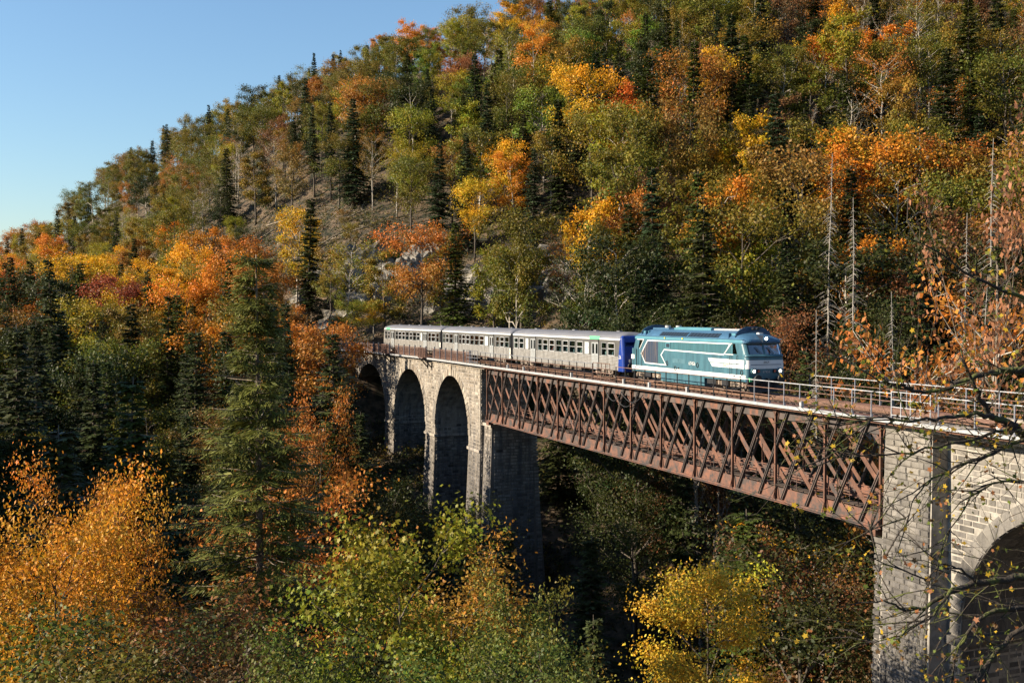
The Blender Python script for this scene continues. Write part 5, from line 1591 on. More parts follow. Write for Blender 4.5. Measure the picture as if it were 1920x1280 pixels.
# ------------------------------------------------------------------ the wood
R0 = random.Random(42)
def pip(x, y, poly):
    c = False; n = len(poly); j = n - 1
    for i in range(n):
        xi, yi = poly[i]; xj, yj = poly[j]
        if (yi > y) != (yj > y) and x < (xj - xi) * (y - yi) / (yj - yi) + xi: c = not c
        j = i
    return c
CLEAR = [(360, 492), (430, 460), (560, 420), (690, 400), (740, 420), (790, 500), (860, 560), (860, 600), (660, 600), (560, 590), (430, 545), (360, 510)]
def zone_pick(px, py, X_, Y_):
    """kind and colour of a tree whose crown shows at this place, after the photograph"""
    r = R0.random()
    if py > 560 and px < 700 and Y_ < 240:      # lower wood on the left, shaded firs between maples
        if r < (.34 if py < 660 else .55): return 'fir', R0.choice(['dark green', 'dark green', 'deep green'])
        if r < .60: return 'leaf', 'dark green'
        if py < 640: return 'leaf', R0.choice(['golden yellow', 'rusty orange', 'dull ochre', 'olive green', 'yellow green', 'ochre brown', 'dull ochre'])
        return 'leaf', R0.choice(['dull ochre', 'olive green', 'olive green', 'ochre brown', 'dark green', 'dark green', 'olive green', 'rusty orange'])
    if px < 620 and py > 440:                   # sunny maples below the hill
        if r < .1: return 'fir', 'dark green'
        return 'leaf', R0.choice(['golden yellow', 'golden yellow', 'yellow green', 'dull ochre', 'bright orange', 'rusty orange', 'olive green'])
    if px < 700:                                # ridge to the left
        if r < .13: return 'fir', R0.choice(['dark green', 'blue green'])
        if r < .20: return 'bare', R0.choice(['greyish brown', 'russet brown'])
        return ('thin' if r < .38 else 'leaf'), R0.choice(['olive green', 'olive green', 'dull ochre', 'ochre brown', 'olive green', 'rusty orange', 'yellow green', 'dark green', 'olive green', 'olive green'])
    if 840 < px < 1180 and 150 < py < 420:
        if r < .48: return 'fir', R0.choice(['dark green', 'blue green', 'deep green', 'brownish green'])
    elif 1180 < px and 200 < py < 600:
        if r < .33: return 'fir', R0.choice(['dark green', 'blue green', 'deep green'])
    elif r < .17: return 'fir', R0.choice(['dark green', 'deep green', 'blue green'])
    if px > 1250 and r > .87: return 'bare', R0.choice(['russet brown', 'ochre brown'])
    if px > 1600: return ('thin' if r < .5 else 'leaf'), R0.choice(['ochre brown', 'rusty orange', 'olive green', 'olive green', 'dull ochre', 'bright orange', 'yellow green', 'olive green', 'dull ochre', 'russet brown'])
    return ('thin' if r < .30 else 'leaf'), R0.choice(['olive green', 'olive green', 'yellow green', 'dull ochre', 'olive green', 'yellow green', 'olive green', 'fresh green', 'olive green', 'dark green', 'dark green', 'ochre brown', 'rusty orange', 'yellow green', 'bright orange', 'russet brown', 'golden yellow', 'olive green', 'yellow green', 'dull ochre'])

BR_LIMIT = [(-100, -1000), (560, -1000), (600, 0), (700, 640), (900, 700), (1660, 1000), (2100, 1000)]
cand = []
yy = 62.0
while yy < 430:
    stp = 6.6 + yy * .006
    xx = -.56 * yy - (60 if yy < 125 else 12)
    while xx < .56 * yy + 12:
        x = xx + R0.uniform(-.42, .42) * stp; y = yy + R0.uniform(-.42, .42) * stp
        cand.append((x, y)); xx += stp
    yy += stp * .95
placed = []
def ok_spot(x, y):
    u, t = to_us(x, y)
    # keep clear of the line (straight part and curve)
    if -60 < u < 62 and -7 < t < 9.5: return False
    if 58 < u < 118 and -5 < t < 10: return False
    for s_, q in PATHPTS:
        if (q.x - x) ** 2 + (q.y - y) ** 2 < 36: return False
    for s_ in range(76, 136, 3):
        q = P(s_, 2.4, 0)
        if (q.x - x) ** 2 + (q.y - y) ** 2 < 64: return False
    return True
nplanted = 0
FARP = []
for (x, y) in cand:
    if not ok_spot(x, y): continue
    z = ground(x, y)
    b = project((x, y, z))
    if b is None: continue
    u, t = to_us(x, y)
    infront = t < 2 and u < 125
    H = R0.uniform(16, 23.5) if y < 260 else R0.uniform(13, 19)
    hid_ridge = False
    y0 = interp(x, Y0)
    # beyond the crest nothing shows: stop a little behind it
    crest = y0 + interp(x, RID) / interp(x, GRD)
    if y > crest + 34: continue
    if x < -150 and y > 470: continue
    inclear = pip(b[0], b[1], CLEAR) and y > 120
    cliff = y > 110 and (pip(b[0], b[1], [(640, 500), (780, 500), (800, 620), (640, 620)]) or pip(b[0], b[1], [(850, 500), (1150, 500), (1150, 625), (850, 625)]))
    if cliff and R0.random() < .5: continue
    inclear = inclear or cliff
    if inclear and not cliff and R0.random() < .45: continue
    if inclear: H = R0.uniform(3, 6.5)
    topp = project((x, y, z + H)); mid = project((x, y, z + H * .65))
    if b[1] < -60: continue
    if infront:
        # trees between the camera and the viaduct: only down on the slope to the left, below the masonry
        if y < 62: continue
        lim = np.interp(topp[0], [0, 120, 300, 600, 628, 660, 715, 860, 880, 1020, 1040, 1640, 1660], [470, 470, 520, 575, 660, 730, 930, 940, 1090, 1090, 1040, 1060, 1300])
        H = R0.uniform(18, 25)
        if topp[1] < lim:
            H = max(8, (5.1 - (lim - 590) / 1985.8 * y) - z)
            if H < (8.5 if topp[0] < 640 else 4): continue
            H = min(H, 24)
    else:
        if 2 < t < 16 and -45 < u < 112:
            H = min(H, -1.5 - z)
            if H < 4: continue
        if t > 0 and u < 62:
            # trees rising from the gorge behind the girder: keep the view through the lattice dark but open below the deck
            H = min(H, 24)
    kind, col = zone_pick(mid[0], mid[1], x, y)
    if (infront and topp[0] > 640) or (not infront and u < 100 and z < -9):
        kind, col = R0.choice([('fir', 'dark green'), ('fir', 'dark green'), ('fir', 'dark green'), ('leaf', 'dark green'), ('leaf', 'dark green'), ('leaf', 'dark green'), ('leaf', 'russet brown')])  # gorge trees get dark colours, painting in part of the deep shade
    if kind == 'fir': H *= 1.12
    if x > 10 and y < 210 and kind in ('fir', 'thin', 'leaf') and not infront: H *= 1.25
    plant(kind, col, x, y, H, rg=R0, wide=R0.uniform(.74, 1.08) if kind != 'fir' else R0.uniform(.8, 1.15))
    placed.append((x, y)); nplanted += 1
print('TREES auto', nplanted, {k: sum(1 for t in TREES if t['kind'] == k) for k in PROTO})

# recolour the trees that stand out in the photograph (place of the crown -> colour)
HERO = [(1240, 205, 'red orange'), (1205, 235, 'bright orange'), (1010, 130, 'bright orange'), (575, 455, 'golden yellow'), (960, 30, 'golden yellow'), (1060, 175, 'golden yellow'),
        (775, 85, 'bright orange'), (830, 100, 'rusty orange'), (1115, 180, 'golden yellow'), (1175, 110, 'yellow green'), (745, 250, 'yellow green'), (720, 330, 'yellow green'), (740, 390, 'olive green'),
        (1080, 470, 'golden yellow'), (1100, 440, 'golden yellow'), (975, 400, 'yellow green'), (1160, 440, 'rusty orange'), (1330, 110, 'russet brown'), (1300, 130, 'rusty orange'), (1410, 290, 'golden yellow'),
        (1525, 100, 'golden yellow'), (1640, 75, 'bright orange'), (1610, 350, 'bright orange'), (1600, 380, 'bright orange'), (1240, 400, 'russet brown'), (1700, 520, 'rusty orange'), (1720, 560, 'bright orange'), (1740, 620, 'rusty orange'),
        (50, 525, 'red orange'), (20, 545, 'bright orange'), (195, 560, 'dark red'), (150, 500, 'golden yellow'), (230, 520, 'golden yellow'), (280, 525, 'golden yellow'), (350, 540, 'golden yellow'), (300, 570, 'golden yellow'), (370, 600, 'bright orange'),
        (430, 605, 'bright orange'), (540, 610, 'rusty orange'), (580, 615, 'dull ochre'), (370, 650, 'dull ochre'), (400, 700, 'rusty orange'), (90, 610, 'rusty orange'), (180, 620, 'yellow green'), (110, 460, 'bright orange'),
        (90, 480, 'bright orange'), (520, 245, 'russet brown'), (540, 280, 'russet brown'), (425, 270, 'rusty orange'), (640, 185, 'bright orange'), (330, 330, 'rusty orange'), (600, 750, 'rusty orange'), (620, 790, 'rusty orange'), (1850, 330, 'dull ochre'), (1650, 210, 'rusty orange')]
used = set()
for hx, hy, hc in HERO:
    best = None
    for i, t in enumerate(TREES):
        if t['kind'] not in ('leaf', 'thin', 'near') or i in used: continue
        p = project(Vector(t['o'].location) + Vector((0, 0, t['H'] * .68)))
        if p is None: continue
        d = (p[0] - hx) ** 2 + (p[1] - hy) ** 2
        if d > 58 ** 2: continue
        d = d ** .5 + p[2] * .45          # the nearest crown at that place is the one that shows
        if best is None or d < best[0]: best = (d, i)
    if best:
        t = TREES[best[1]]; used.add(best[1]); t['col'] = hc
        for c in t['o'].children:
            if c.name.startswith('crown'): c.color = (*PAL[hc], 1)

# single trees that carry the composition
def solo(kind, col, px, ytop, depth, H=None, wide=1.0, variant=None, label=None, ground_=True):
    t = at(px, ytop, depth); zb = ground(t.x, t.y)
    if H is not None:      # walk along the sight line until a tree of this height stands on the ground
        bd = min((abs(at(px, ytop, d_).z - ground(at(px, ytop, d_).x, d_) - H), d_) for d_ in np.arange(depth * .6, depth * 1.6, 1.5))[1]
        t = at(px, ytop, bd); zb = ground(t.x, t.y)
    h = t.z - zb
    r = plant(kind, col, t.x, t.y, h, wide=wide, variant=variant, rg=R0)
    if label: tag(r, label, 'tree'); TREES[-1]['done'] = True
    return r
solo('fir', 'dark green', 632, 612, 118, wide=1.0, variant=2, label='dark fir standing in front of the left end of the stone viaduct')
for px, yt, dp, lab in ((1553, 285, 128, 'tall dead grey spruce with drooping bare twigs, tallest dead tree right of the locomotive'), (1606, 365, 120, 'slim dead spruce just right of the tallest dead spruce'), (1688, 540, 105, 'short dead spruce stem behind the railing right of the locomotive'),
                        (1808, 395, 115, 'dead grey spruce stem among rusty leaves near the right edge'), (1832, 510, 110, 'pale bare stem just right of the dead stem near the right edge'), (1857, 255, 122, 'tall bare pole of a dead spruce at the far right'), (1275, 235, 200, 'grey half dead spruce top beside the red orange tree'), (1530, 575, 100, 'small pale dead stem behind the railing, left of the others')):
    solo('dead', 'grey', px, yt, dp, wide=.85, label=lab)
solo('fir', 'dark green', 1092, 182, 215, wide=1.3, label='tall dark fir in the middle of the hillside, right one of a close pair')
solo('fir', 'blue green', 1040, 165, 222, wide=1.2, label='tall dark fir in the middle of the hillside, left one of a close pair')
solo('fir', 'dark green', 105, 480, 150, wide=.9, label='dark fir beside the red orange maple at the left edge')
solo('fir', 'dark green', 30, 600, 110, wide=1.0, label='dark fir at the left edge below the red orange maple')
solo('fir', 'dark green', 662, 715, 122, wide=.9, label='dark fir hiding the left foot of the left viaduct arch')
solo('fir', 'dark green', 600, 800, 110, wide=1.1, label='dark fir in the shade right of the tall spruce')
solo('fir', 'deep green', 690, 860, 112, wide=1.1, label='dark fir in front of the pier between the left and middle arches')
solo('leaf', 'golden yellow', 575, 430, 205, H=9, wide=.9, label='small bright yellow tree standing alone in the felled clearing')
solo('leaf', 'yellow green', 440, 400, 240, H=9, wide=.9, label='small yellow green tree on the lower edge of the felled clearing')
solo('leaf', 'golden yellow', 700, 560, 168, H=7, wide=1.2, label='low yellow bush right above the tail of the rear coach')
solo('leaf', 'pale yellow green', 660, 555, 172, H=9, wide=1.3, label='pale green round bush above the left end of the viaduct')
solo('fir', 'deep green', 1410, 945, 78, wide=1.25, variant=0, label='broad green fir rising from the gorge under the right half of the girder')
solo('bare', 'ochre brown', 1318, 700, 100, wide=.6, label='thin bare stem under the girder, left one of two')
solo('bare', 'ochre brown', 1340, 720, 104, wide=.6, label='thin bare stem under the girder, right one of two')
solo('thin', 'golden yellow', 1560, 960, 84, wide=1.0, label='sparse tree with yellow leaf tufts in the shade left of the near pier')
solo('leaf', 'dark green', 1500, 1010, 70, wide=1.0, label='dark leafy tree in the shade at the foot of the near pier')
solo('leaf', 'rusty orange', 590, 735, 105, wide=.5, label='rusty orange tree in the shade below the dark fir by the viaduct')
solo('leaf', 'bright orange', 430, 585, 96, H=22, wide=1.1, label='broad orange maple right behind the tall spruce')
solo('leaf', 'bright orange', 545, 590, 104, H=20, wide=.75, label='orange yellow maple crest right of the spruce, left of the dark fir')
solo('leaf', 'rusty orange', 530, 880, 75, wide=.8, label='dim rusty tree right of the tall spruce trunk')
solo('fir', 'deep green', 215, 700, 88, wide=1.1, label='dark fir in the shaded wood below the yellow maples')
solo('fir', 'dark green', 110, 790, 76, wide=1.2, label='dark fir in the lower left wood above the orange maple')
solo('leaf', 'dull ochre', 640, 960, 90, wide=1.0, label='dim ochre tree in the shaded gorge left of the viaduct pier')
solo('leaf', 'dark green', 1190, 905, 100, wide=1.0, label='dark tree deep in the gorge under the left half of the girder')
solo('fir', 'dark green', 1100, 1000, 90, wide=1.1, label='black looking fir deep in the gorge right of the tall pier')

# the wood counts far more than 300 leafy trees: the largest in view stay single trees, the rest become one mass
def crown_px(t):
    o = t['o']; p = project(Vector(o.location) + Vector((0, 0, t['H'] * .65)))
    if p is None: return -1
    r_ = 4.6 * o.scale[0] * 1985.8 / p[2]
    if p[0] < -r_ * .3 or p[0] > 1920 + r_ * .3 or p[1] < -r_ * .3 or p[1] > 1280: return 0
    return t['H'] * 1985.8 / p[2] + (400 if t.get('done') or id(t) in keep else 0)
keep = set(id(TREES[i]) for i in used)
rest = []
for kinds, cap_ in ((('leaf', 'near', 'thin'), 275), (('fir',), 270)):
    ls = [t for t in TREES if t['kind'] in kinds]
    ls.sort(key=lambda t: -crown_px(t))
    k = sum(1 for t in ls if crown_px(t) > 0)
    print('WOOD', kinds, len(ls), 'in view', k)
    rest += ls[min(cap_, k):]
rest += [t for t in TREES if t['kind'] in ('bare', 'dead') and crown_px(t) <= 0]
def stuff_leaf(name, trans):
    m = leaf_mat(name, trans)
    nt_ = m.node_tree
    oi = [n_ for n_ in nt_.nodes if n_.type == 'OBJECT_INFO'][0]
    a = nt_.nodes.new('ShaderNodeAttribute'); a.attribute_type = 'INSTANCER'; a.attribute_name = 'tcol'
    for l in list(oi.outputs['Color'].links):
        dst = l.to_socket; nt_.links.remove(l); nt_.links.new(a.outputs['Color'], dst)
    return m
ML, MN = stuff_leaf('far_leaves', .36), stuff_leaf('far_needles', .12)
pcol = bpy.data.collections.new('wood_parts'); pidx = {}
for kind in ('leaf', 'near', 'thin', 'fir', 'bare', 'dead'):
    for vi, (tm, cm) in enumerate(PROTO[kind][0]):
        bm = bmesh.new()
        if cm is not None:
            bm.from_mesh(cm)
            for f_ in bm.faces: f_.material_index = 1
        bm.from_mesh(tm)
        me = bpy.data.meshes.new('wood_tree'); bm.to_mesh(me); bm.free()
        me.materials.append(tm.materials[0]); me.materials.append(MN if kind == 'fir' else ML)
        o = bpy.data.objects.new('w%02d' % len(pidx), me); pcol.objects.link(o)
        pidx[tm.name] = len(pidx)
pts = bpy.data.meshes.new('distant_wood')
pts.from_pydata([tuple(t['o'].location) for t in rest], [], [])
def addattr(nm, ty, vals, key):
    a = pts.attributes.new(nm, ty, 'POINT'); a.data.foreach_set(key, np.array(vals, dtype=np.float32 if ty != 'INT' else np.int32).reshape(-1))
addattr('pidx', 'INT', [pidx[[c for c in t['o'].children if c.name.startswith('trunk')][0].data.name] for t in rest], 'value')
addattr('prot', 'FLOAT_VECTOR', [tuple(t['o'].rotation_euler) for t in rest], 'vector')
addattr('pscl', 'FLOAT_VECTOR', [tuple(t['o'].scale) for t in rest], 'vector')
addattr('tcol', 'FLOAT_COLOR', [([tuple(c.color) for c in t['o'].children if c.name.startswith('crown')] or [(1, 1, 1, 1)])[0] for t in rest], 'color')
for t in rest:
    for c in list(t['o'].children): bpy.data.objects.remove(c)
    bpy.data.objects.remove(t['o'])
rs = set(id(t) for t in rest); TREES = [t for t in TREES if id(t) not in rs]
wo = link('distant_wood', pts); wo['kind'] = 'stuff'
ng = bpy.data.node_groups.new('wood', 'GeometryNodeTree')
ng.interface.new_socket('Geometry', in_out='INPUT', socket_type='NodeSocketGeometry'); ng.interface.new_socket('Geometry', in_out='OUTPUT', socket_type='NodeSocketGeometry')
gi = ng.nodes.new('NodeGroupInput'); go = ng.nodes.new('NodeGroupOutput')
ci_ = ng.nodes.new('GeometryNodeCollectionInfo'); ci_.inputs['Collection'].default_value = pcol; ci_.inputs['Separate Children'].default_value = True; ci_.inputs['Reset Children'].default_value = True
ip = ng.nodes.new('GeometryNodeInstanceOnPoints'); ip.inputs['Pick Instance'].default_value = True
def na(nm, ty):
    n_ = ng.nodes.new('GeometryNodeInputNamedAttribute'); n_.data_type = ty; n_.inputs['Name'].default_value = nm; return n_.outputs['Attribute']
ng.links.new(gi.outputs[0], ip.inputs['Points']); ng.links.new(ci_.outputs[0], ip.inputs['Instance'])
ng.links.new(na('pidx', 'INT'), ip.inputs['Instance Index'])
e2r = ng.nodes.new('FunctionNodeEulerToRotation'); ng.links.new(na('prot', 'FLOAT_VECTOR'), e2r.inputs[0]); ng.links.new(e2r.outputs[0], ip.inputs['Rotation'])
ng.links.new(na('pscl', 'FLOAT_VECTOR'), ip.inputs['Scale']); ng.links.new(ip.outputs[0], go.inputs[0])
md = wo.modifiers.new('wood', 'NODES'); md.node_group = ng

# ------------------------------------------------------------------ near trees
def near_tree(label, tm, cm, px, ytop, depth, H0, col, wide=1.0, name='broadleaf_tree', fir=False, rz=0.0, z0=None):
    t = at(px, ytop, depth); zb = ground(t.x, t.y) if z0 is None else z0
    s = (t.z - zb) / H0
    root = thing(name, label, 'tree', (t.x, t.y, zb - .2), rz)
    root.scale = (s * wide, s * wide, s)
    link('trunk', tm, root); link('crown', cm, root, color=(*col, 1))
    return root
tm, cm = conifer(501, H=31, R=5.5, base=.10, whorls=64, nb=7, nsp=28, droop=.36, spr=1.0, thick=.33, sparse=.30, power=.74, needle_w=.16, fine=7, bark='bark_spruce')
near_tree('tall spruce with a lit trunk towering over the left foreground', tm, cm, 490, 468, 44, 31, (.105, .11, .02), name='fir_tree')
tm, cm = broadleaf(502, H=15, R=3.3, base=.12, leaf=.15, n=19000, nclump=170, shape='maple', warm=.9, thick=.10, nl=24, csize=.9)
near_tree('bright yellow green maple with two pointed tops at the bottom centre', tm, cm, 745, 905, 29, 15, (.15, .20, .018), wide=.80)
tm2, cm2 = broadleaf(503, H=13, R=2.8, base=.15, leaf=.115, n=18000, nclump=150, shape='rhomb', warm=.5, thick=.09, nl=20, csize=.9)
near_tree('orange tipped bushy tree right of the bright maple', tm2, cm2, 865, 985, 34, 13, (.24, .16, .022), wide=.95)
near_tree('small green elder in front of the tall pier', tm2, cm2, 975, 1030, 27, 13, (.12, .15, .025), wide=.62, rz=2.0)
tm3, cm3 = broadleaf(504, H=18, R=3.3, base=.18, leaf=.15, n=30000, nclump=260, warm=-.1, thick=.15, nl=24, flat_=.6, csize=1.05)
near_tree('golden ochre tree glowing in the gorge below the girder', tm3, cm3, 1325, 985, 50, 18, (.50, .31, .025), wide=.86)
tm4, cm4 = broadleaf(505, H=19, R=4.3, base=.34, leaf=.135, n=36000, nclump=260, shape='rhomb', warm=.25, thick=.16, nl=24, csize=.8)
near_tree('golden orange maple in the lower left corner', tm4, cm4, 55, 880, 33, 19, (.46, .24, .020), wide=.66, rz=1.0)
near_tree('orange maple with a tall lit crest right of the corner maple', tm4, cm4, 185, 850, 40, 19, (.42, .19, .022), wide=.50, rz=3.0)
tm5, cm5 = broadleaf(506, H=12, R=2.6, base=.05, leaf=.105, n=18000, nclump=150, warm=.1, thick=.06, nl=24, csize=1.0)
for px, yt, dp, c, lab, wd in ((60, 1095, 25, (.10, .11, .014), 'yellow green bush in the bottom left corner under the maple', 1.1), (250, 1070, 28, (.05, .06, .014), 'green bush at the bottom between the corner maple and the spruce', 1.0),
                           (370, 1020, 34, (.19, .085, .024), 'russet bush left of the spruce trunk near the bottom', 1.0), (590, 1090, 24, (.085, .11, .014), 'green bush right of the spruce trunk at the bottom', .8),
                           (1010, 1130, 22, (.07, .09, .016), 'dark green bush at the bottom left of the golden tree', .8), (880, 1130, 23, (.085, .115, .016), 'green bush at the bottom under the orange tipped tree', 1.0), (1190, 1200, 24, (.22, .20, .03), 'low yellow green bush at the bottom left of the golden tree', .9),
                           (1330, 1262, 22, (.20, .22, .04), 'pale green bush at the very bottom under the golden tree', .7), (450, 1140, 26, (.09, .055, .02), 'brown bush in front of the foot of the spruce', 1.0), (160, 1140, 22, (.13, .10, .015), 'ochre bush at the bottom left', 1.0)):
    near_tree(lab, tm5, cm5, px, yt, dp, 12, c, wide=wd, rz=px * .37)
# thin poles of young trees in the bottom left
t = None

# foreground tree at the right: limbs traced in depth, its trunk stands just outside the frame
rgf = np.random.default_rng(77)
FG = thing('broadleaf_tree', 'dark nearly leafless tree reaching across the right edge in front of the stone pier', 'tree', (at(2080, 1000, 13.5).x, 13.5, ground(at(2080, 1000, 13.5).x, 13.5)))
fgb = MB(); ft = []
def fpath(pts, d0, d1, r0, r1, leaves=1.0, twigs=1.0, sub=True):
    n = len(pts); W_ = [at(px, py, d0 + (d1 - d0) * i / (n - 1)) for i, (px, py) in enumerate(pts)]
    # refine
    out = []
    for i in range(n - 1):
        for k in range(3):
            f = k / 3; out.append(W_[i].lerp(W_[i+1], f) + Vector(rgf.normal(size=3) * .012))
    out.append(W_[-1]); m_ = len(out)
    mb = MB(); r0 *= .72; r1 *= .7; mb.tube(out, [r0 + (r1 - r0) * i / (m_ - 1) for i in range(m_)], 7)
    root_ = FG.location
    mb.v = [tuple(Vector(p) - root_) for p in mb.v]
    link('limb', mb.mesh('limb', M['bark_moss'], smooth=True), FG)
    if sub:
        L_ = sum((out[i+1] - out[i]).length for i in range(m_ - 1))
        for k in range(int(L_ * 6.5 * twigs)):
            i = rgf.integers(1, m_ - 1); p = out[i]; d = (out[i+1] - out[i-1]).normalized()
            a = Vector(rgf.normal(size=3)); a.y *= .5
            dd = (d * .9 + a * .55).normalized(); l = rgf.uniform(.3, 1.5)
            q = [p]
            for j in range(4):
                dd = (dd + Vector(rgf.normal(size=3) * .22)).normalized(); q.append(q[-1] + dd * l / 4)
            fgb.tube(q, [.010, .008, .005, .003, .0015], 4, cap=False)
            ft.extend(q[2:])
            for z_ in range(2):
                j = rgf.integers(1, 4); d2 = (dd + Vector(rgf.normal(size=3) * .8)).normalized(); e = q[j] + d2 * l * .35
                fgb.tube([q[j], q[j].lerp(e, .5) + Vector(rgf.normal(size=3) * .02), e], [.005, .003, .0015], 3, cap=False); ft.append(e); ft.append(q[j].lerp(e, .5))
fpath([(2090, 980), (1990, 890), (1920, 812), (1905, 801), (1884, 790), (1859, 780), (1843, 757), (1830, 737), (1824, 715), (1800, 670)], 13.5, 12.5, .095, .02)
fpath([(1859, 780), (1843, 777), (1804, 779), (1773, 781), (1752, 788), (1702, 789), (1640, 785), (1576, 798), (1526, 792)], 12.8, 12.0, .045, .006, twigs=.8)
fpath([(2080, 700), (1960, 690), (1920, 695), (1877, 693), (1848, 701), (1820, 709), (1780, 724), (1749, 734), (1710, 729), (1671, 718), (1640, 712), (1600, 680)], 13.5, 12.5, .075, .008, twigs=.9)
fpath([(2090, 1060), (1980, 1075), (1920, 1081), (1870, 1087), (1832, 1093), (1804, 1100), (1771, 1115), (1734, 1136), (1699, 1144), (1666, 1129), (1640, 1118)], 13.5, 12.3, .085, .008)
fpath([(1800, 1102), (1780, 1109), (1758, 1140), (1732, 1162), (1690, 1190), (1640, 1202), (1600, 1206)], 12.7, 12.2, .03, .006)
fpath([(2080, 1150), (1920, 1138), (1880, 1140), (1850, 1153), (1819, 1179), (1797, 1210), (1780, 1290)], 13.6, 12.8, .06, .012)
fpath([(2060, 1090), (1898, 1192), (1859, 1234), (1832, 1280), (1800, 1340)], 13.3, 12.4, .05, .03)
fpath([(1832, 1092), (1804, 1068), (1765, 1055), (1738, 1087)], 12.8, 12.4, .025, .008)
fpath([(1738, 1087), (1692, 1070), (1664, 1048), (1640, 1013), (1615, 960)], 12.4, 12.1, .014, .004)
fpath([(2060, 830), (1960, 815), (1904, 808), (1869, 810), (1801, 829), (1732, 843), (1663, 852), (1590, 856), (1540, 850)], 13.4, 12.2, .045, .004)
fpath([(2050, 790), (1900, 830), (1869, 845), (1835, 859), (1789, 877), (1755, 893), (1732, 909), (1709, 943), (1690, 990)], 13.3, 12.3, .04, .005)
fpath([(2060, 600), (1920, 560), (1870, 540), (1810, 512), (1740, 462), (1690, 440)], 13.6, 12.6, .045, .005, twigs=.7)
fpath([(2050, 940), (1920, 905), (1880, 900), (1820, 930), (1780, 990), (1760, 1040)], 13.2, 12.4, .03, .005)
# trunk outside the frame
mb = MB()
tb = [FG.location.copy(), at(2080, 1200, 13.5), at(2080, 980, 13.5), at(2060, 780, 13.5), at(2075, 600, 13.5), at(2060, 250, 13.4)]
mb.tube(tb, [.24, .2, .17, .14, .10, .03], 9); mb.v = [tuple(Vector(p) - FG.location) for p in mb.v]
link('trunk', mb.mesh('trunk', M['bark_moss'], smooth=True), FG)
fgb.v = [tuple(Vector(p) - FG.location) for p in fgb.v]
o = link('twigs', fgb.mesh('twigs', M['bark_moss']), FG); o['kind'] = 'stuff'
T = np.array([list(p - FG.location) for p in ft]); n = 3600
ci = rgf.integers(0, len(T), n); ci = ci[(rgf.uniform(size=n) < .9)]
# leaves hang in loose groups
grp = rgf.uniform(size=len(T)) < .42; ci = ci[grp[ci]]
pos = T[ci] + rgf.normal(size=(len(ci), 3)) * .035
q = leaf_quads(rgf, pos, unit(rgf.normal(size=(len(ci), 3)) * .8 + [0, -.2, .4]), .066, shape='maple')
c = np.array([(.30, .19, .02), (.15, .15, .02), (.24, .09, .03), (.12, .07, .03), (.40, .26, .02), (.10, .13, .02)])[rgf.integers(0, 6, len(ci))]
o = link('leaves', leaf_mesh('leaves', q, c, M['leaf']), FG); o['kind'] = 'stuff'
# pale bare tree with rusty leaves at the upper right
tmb, cmb = bare_tree(601, H=17, R=4.2, base=.38, leaf=.16, n=2600, bark='bark_spruce', thick=.13)
near_tree('pale bare branched tree with red brown leaves at the right edge above the stone pier', tmb, cmb, 1875, 190, 62, 17, (.26, .11, .05), wide=.55, rz=.4)
near_tree('russet leaved thin tree between the railing and the right edge', TH[1][0], TH[1][1], 1720, 540, 80, 18, (.30, .12, .025), wide=.6, rz=1.2)
near_tree('rusty orange thin tree behind the far railing at the right edge', TH[2][0], TH[2][1], 1860, 480, 84, 18, (.36, .16, .025), wide=.65, rz=2.2)

# ------------------------------------------------------------------ undergrowth, rocks and felled trunks
rgu = np.random.default_rng(9)
cs = []; cc = []
tries = 0
while len(cs) < 15000 and tries < 90000:
    tries += 1
    y = rgu.uniform(60, 330); x = rgu.uniform(-.55, .55) * y
    z = ground(x, y); p = project((x, y, z))
    if p is None or not (-50 < p[0] < 1970 and -50 < p[1] < 1330): continue
    u, t = to_us(x, y)
    if -60 < u < 135 and -3 < t < 8 and not (62 < u < 112 and z < -9): continue
    inc = pip(p[0], p[1], CLEAR) or (y > 120 and z > -4 and z < 14)
    if not inc and rgu.uniform() > .6: continue
    bad = any((q.x - x) ** 2 + (q.y - y) ** 2 < 20 for s_, q in PATHPTS[:25])
    if bad: continue
    cs.append((x, y, z)); cc.append(1 if inc else 0)
for k in range(4200):
    x = rgu.uniform(-110, -8); y = rgu.uniform(168, 320); z = ground(x, y); p = project((x, y, z))
    if z < 1 or not (300 < p[0] < 960 and 330 < p[1] < 610): continue
    cs.append((x, y, z)); cc.append(1)
for k in range(900):
    s_ = rgu.uniform(60, 112); v_ = rgu.uniform(-9, 9); q = P(s_, v_, 0); z = ground(q.x, q.y)
    if z < -9: cs.append((q.x, q.y, z)); cc.append(1)
cs = np.array(cs); cc = np.array(cc); nb_ = len(cs); per = 22
sz = rgu.uniform(.35, 1.7, nb_)
ci = np.repeat(np.arange(nb_), per)
off = rgu.normal(size=(nb_ * per, 3)) * np.array([.75, .75, .42]); off[:, 2] = np.abs(off[:, 2]) * 1.3
pos = cs[ci] + off * sz[ci][:, None] + np.array([0, 0, .1])
q = leaf_quads(rgu, pos, unit(rgu.normal(size=(len(pos), 3)) + [0, 0, .7]), .34)
pal = np.array([(.07, .08, .02), (.10, .10, .03), (.13, .10, .04), (.05, .06, .02), (.18, .13, .03), (.12, .07, .035), (.09, .12, .03), (.22, .16, .02)])
c = .72 * pal[rgu.integers(0, len(pal), nb_)][ci] * (1 + rgu.normal(size=(len(pos), 1)) * .2)
o = link('undergrowth', leaf_mesh('undergrowth', q, np.clip(c, .01, 1), M['leaf'])); o['kind'] = 'stuff'

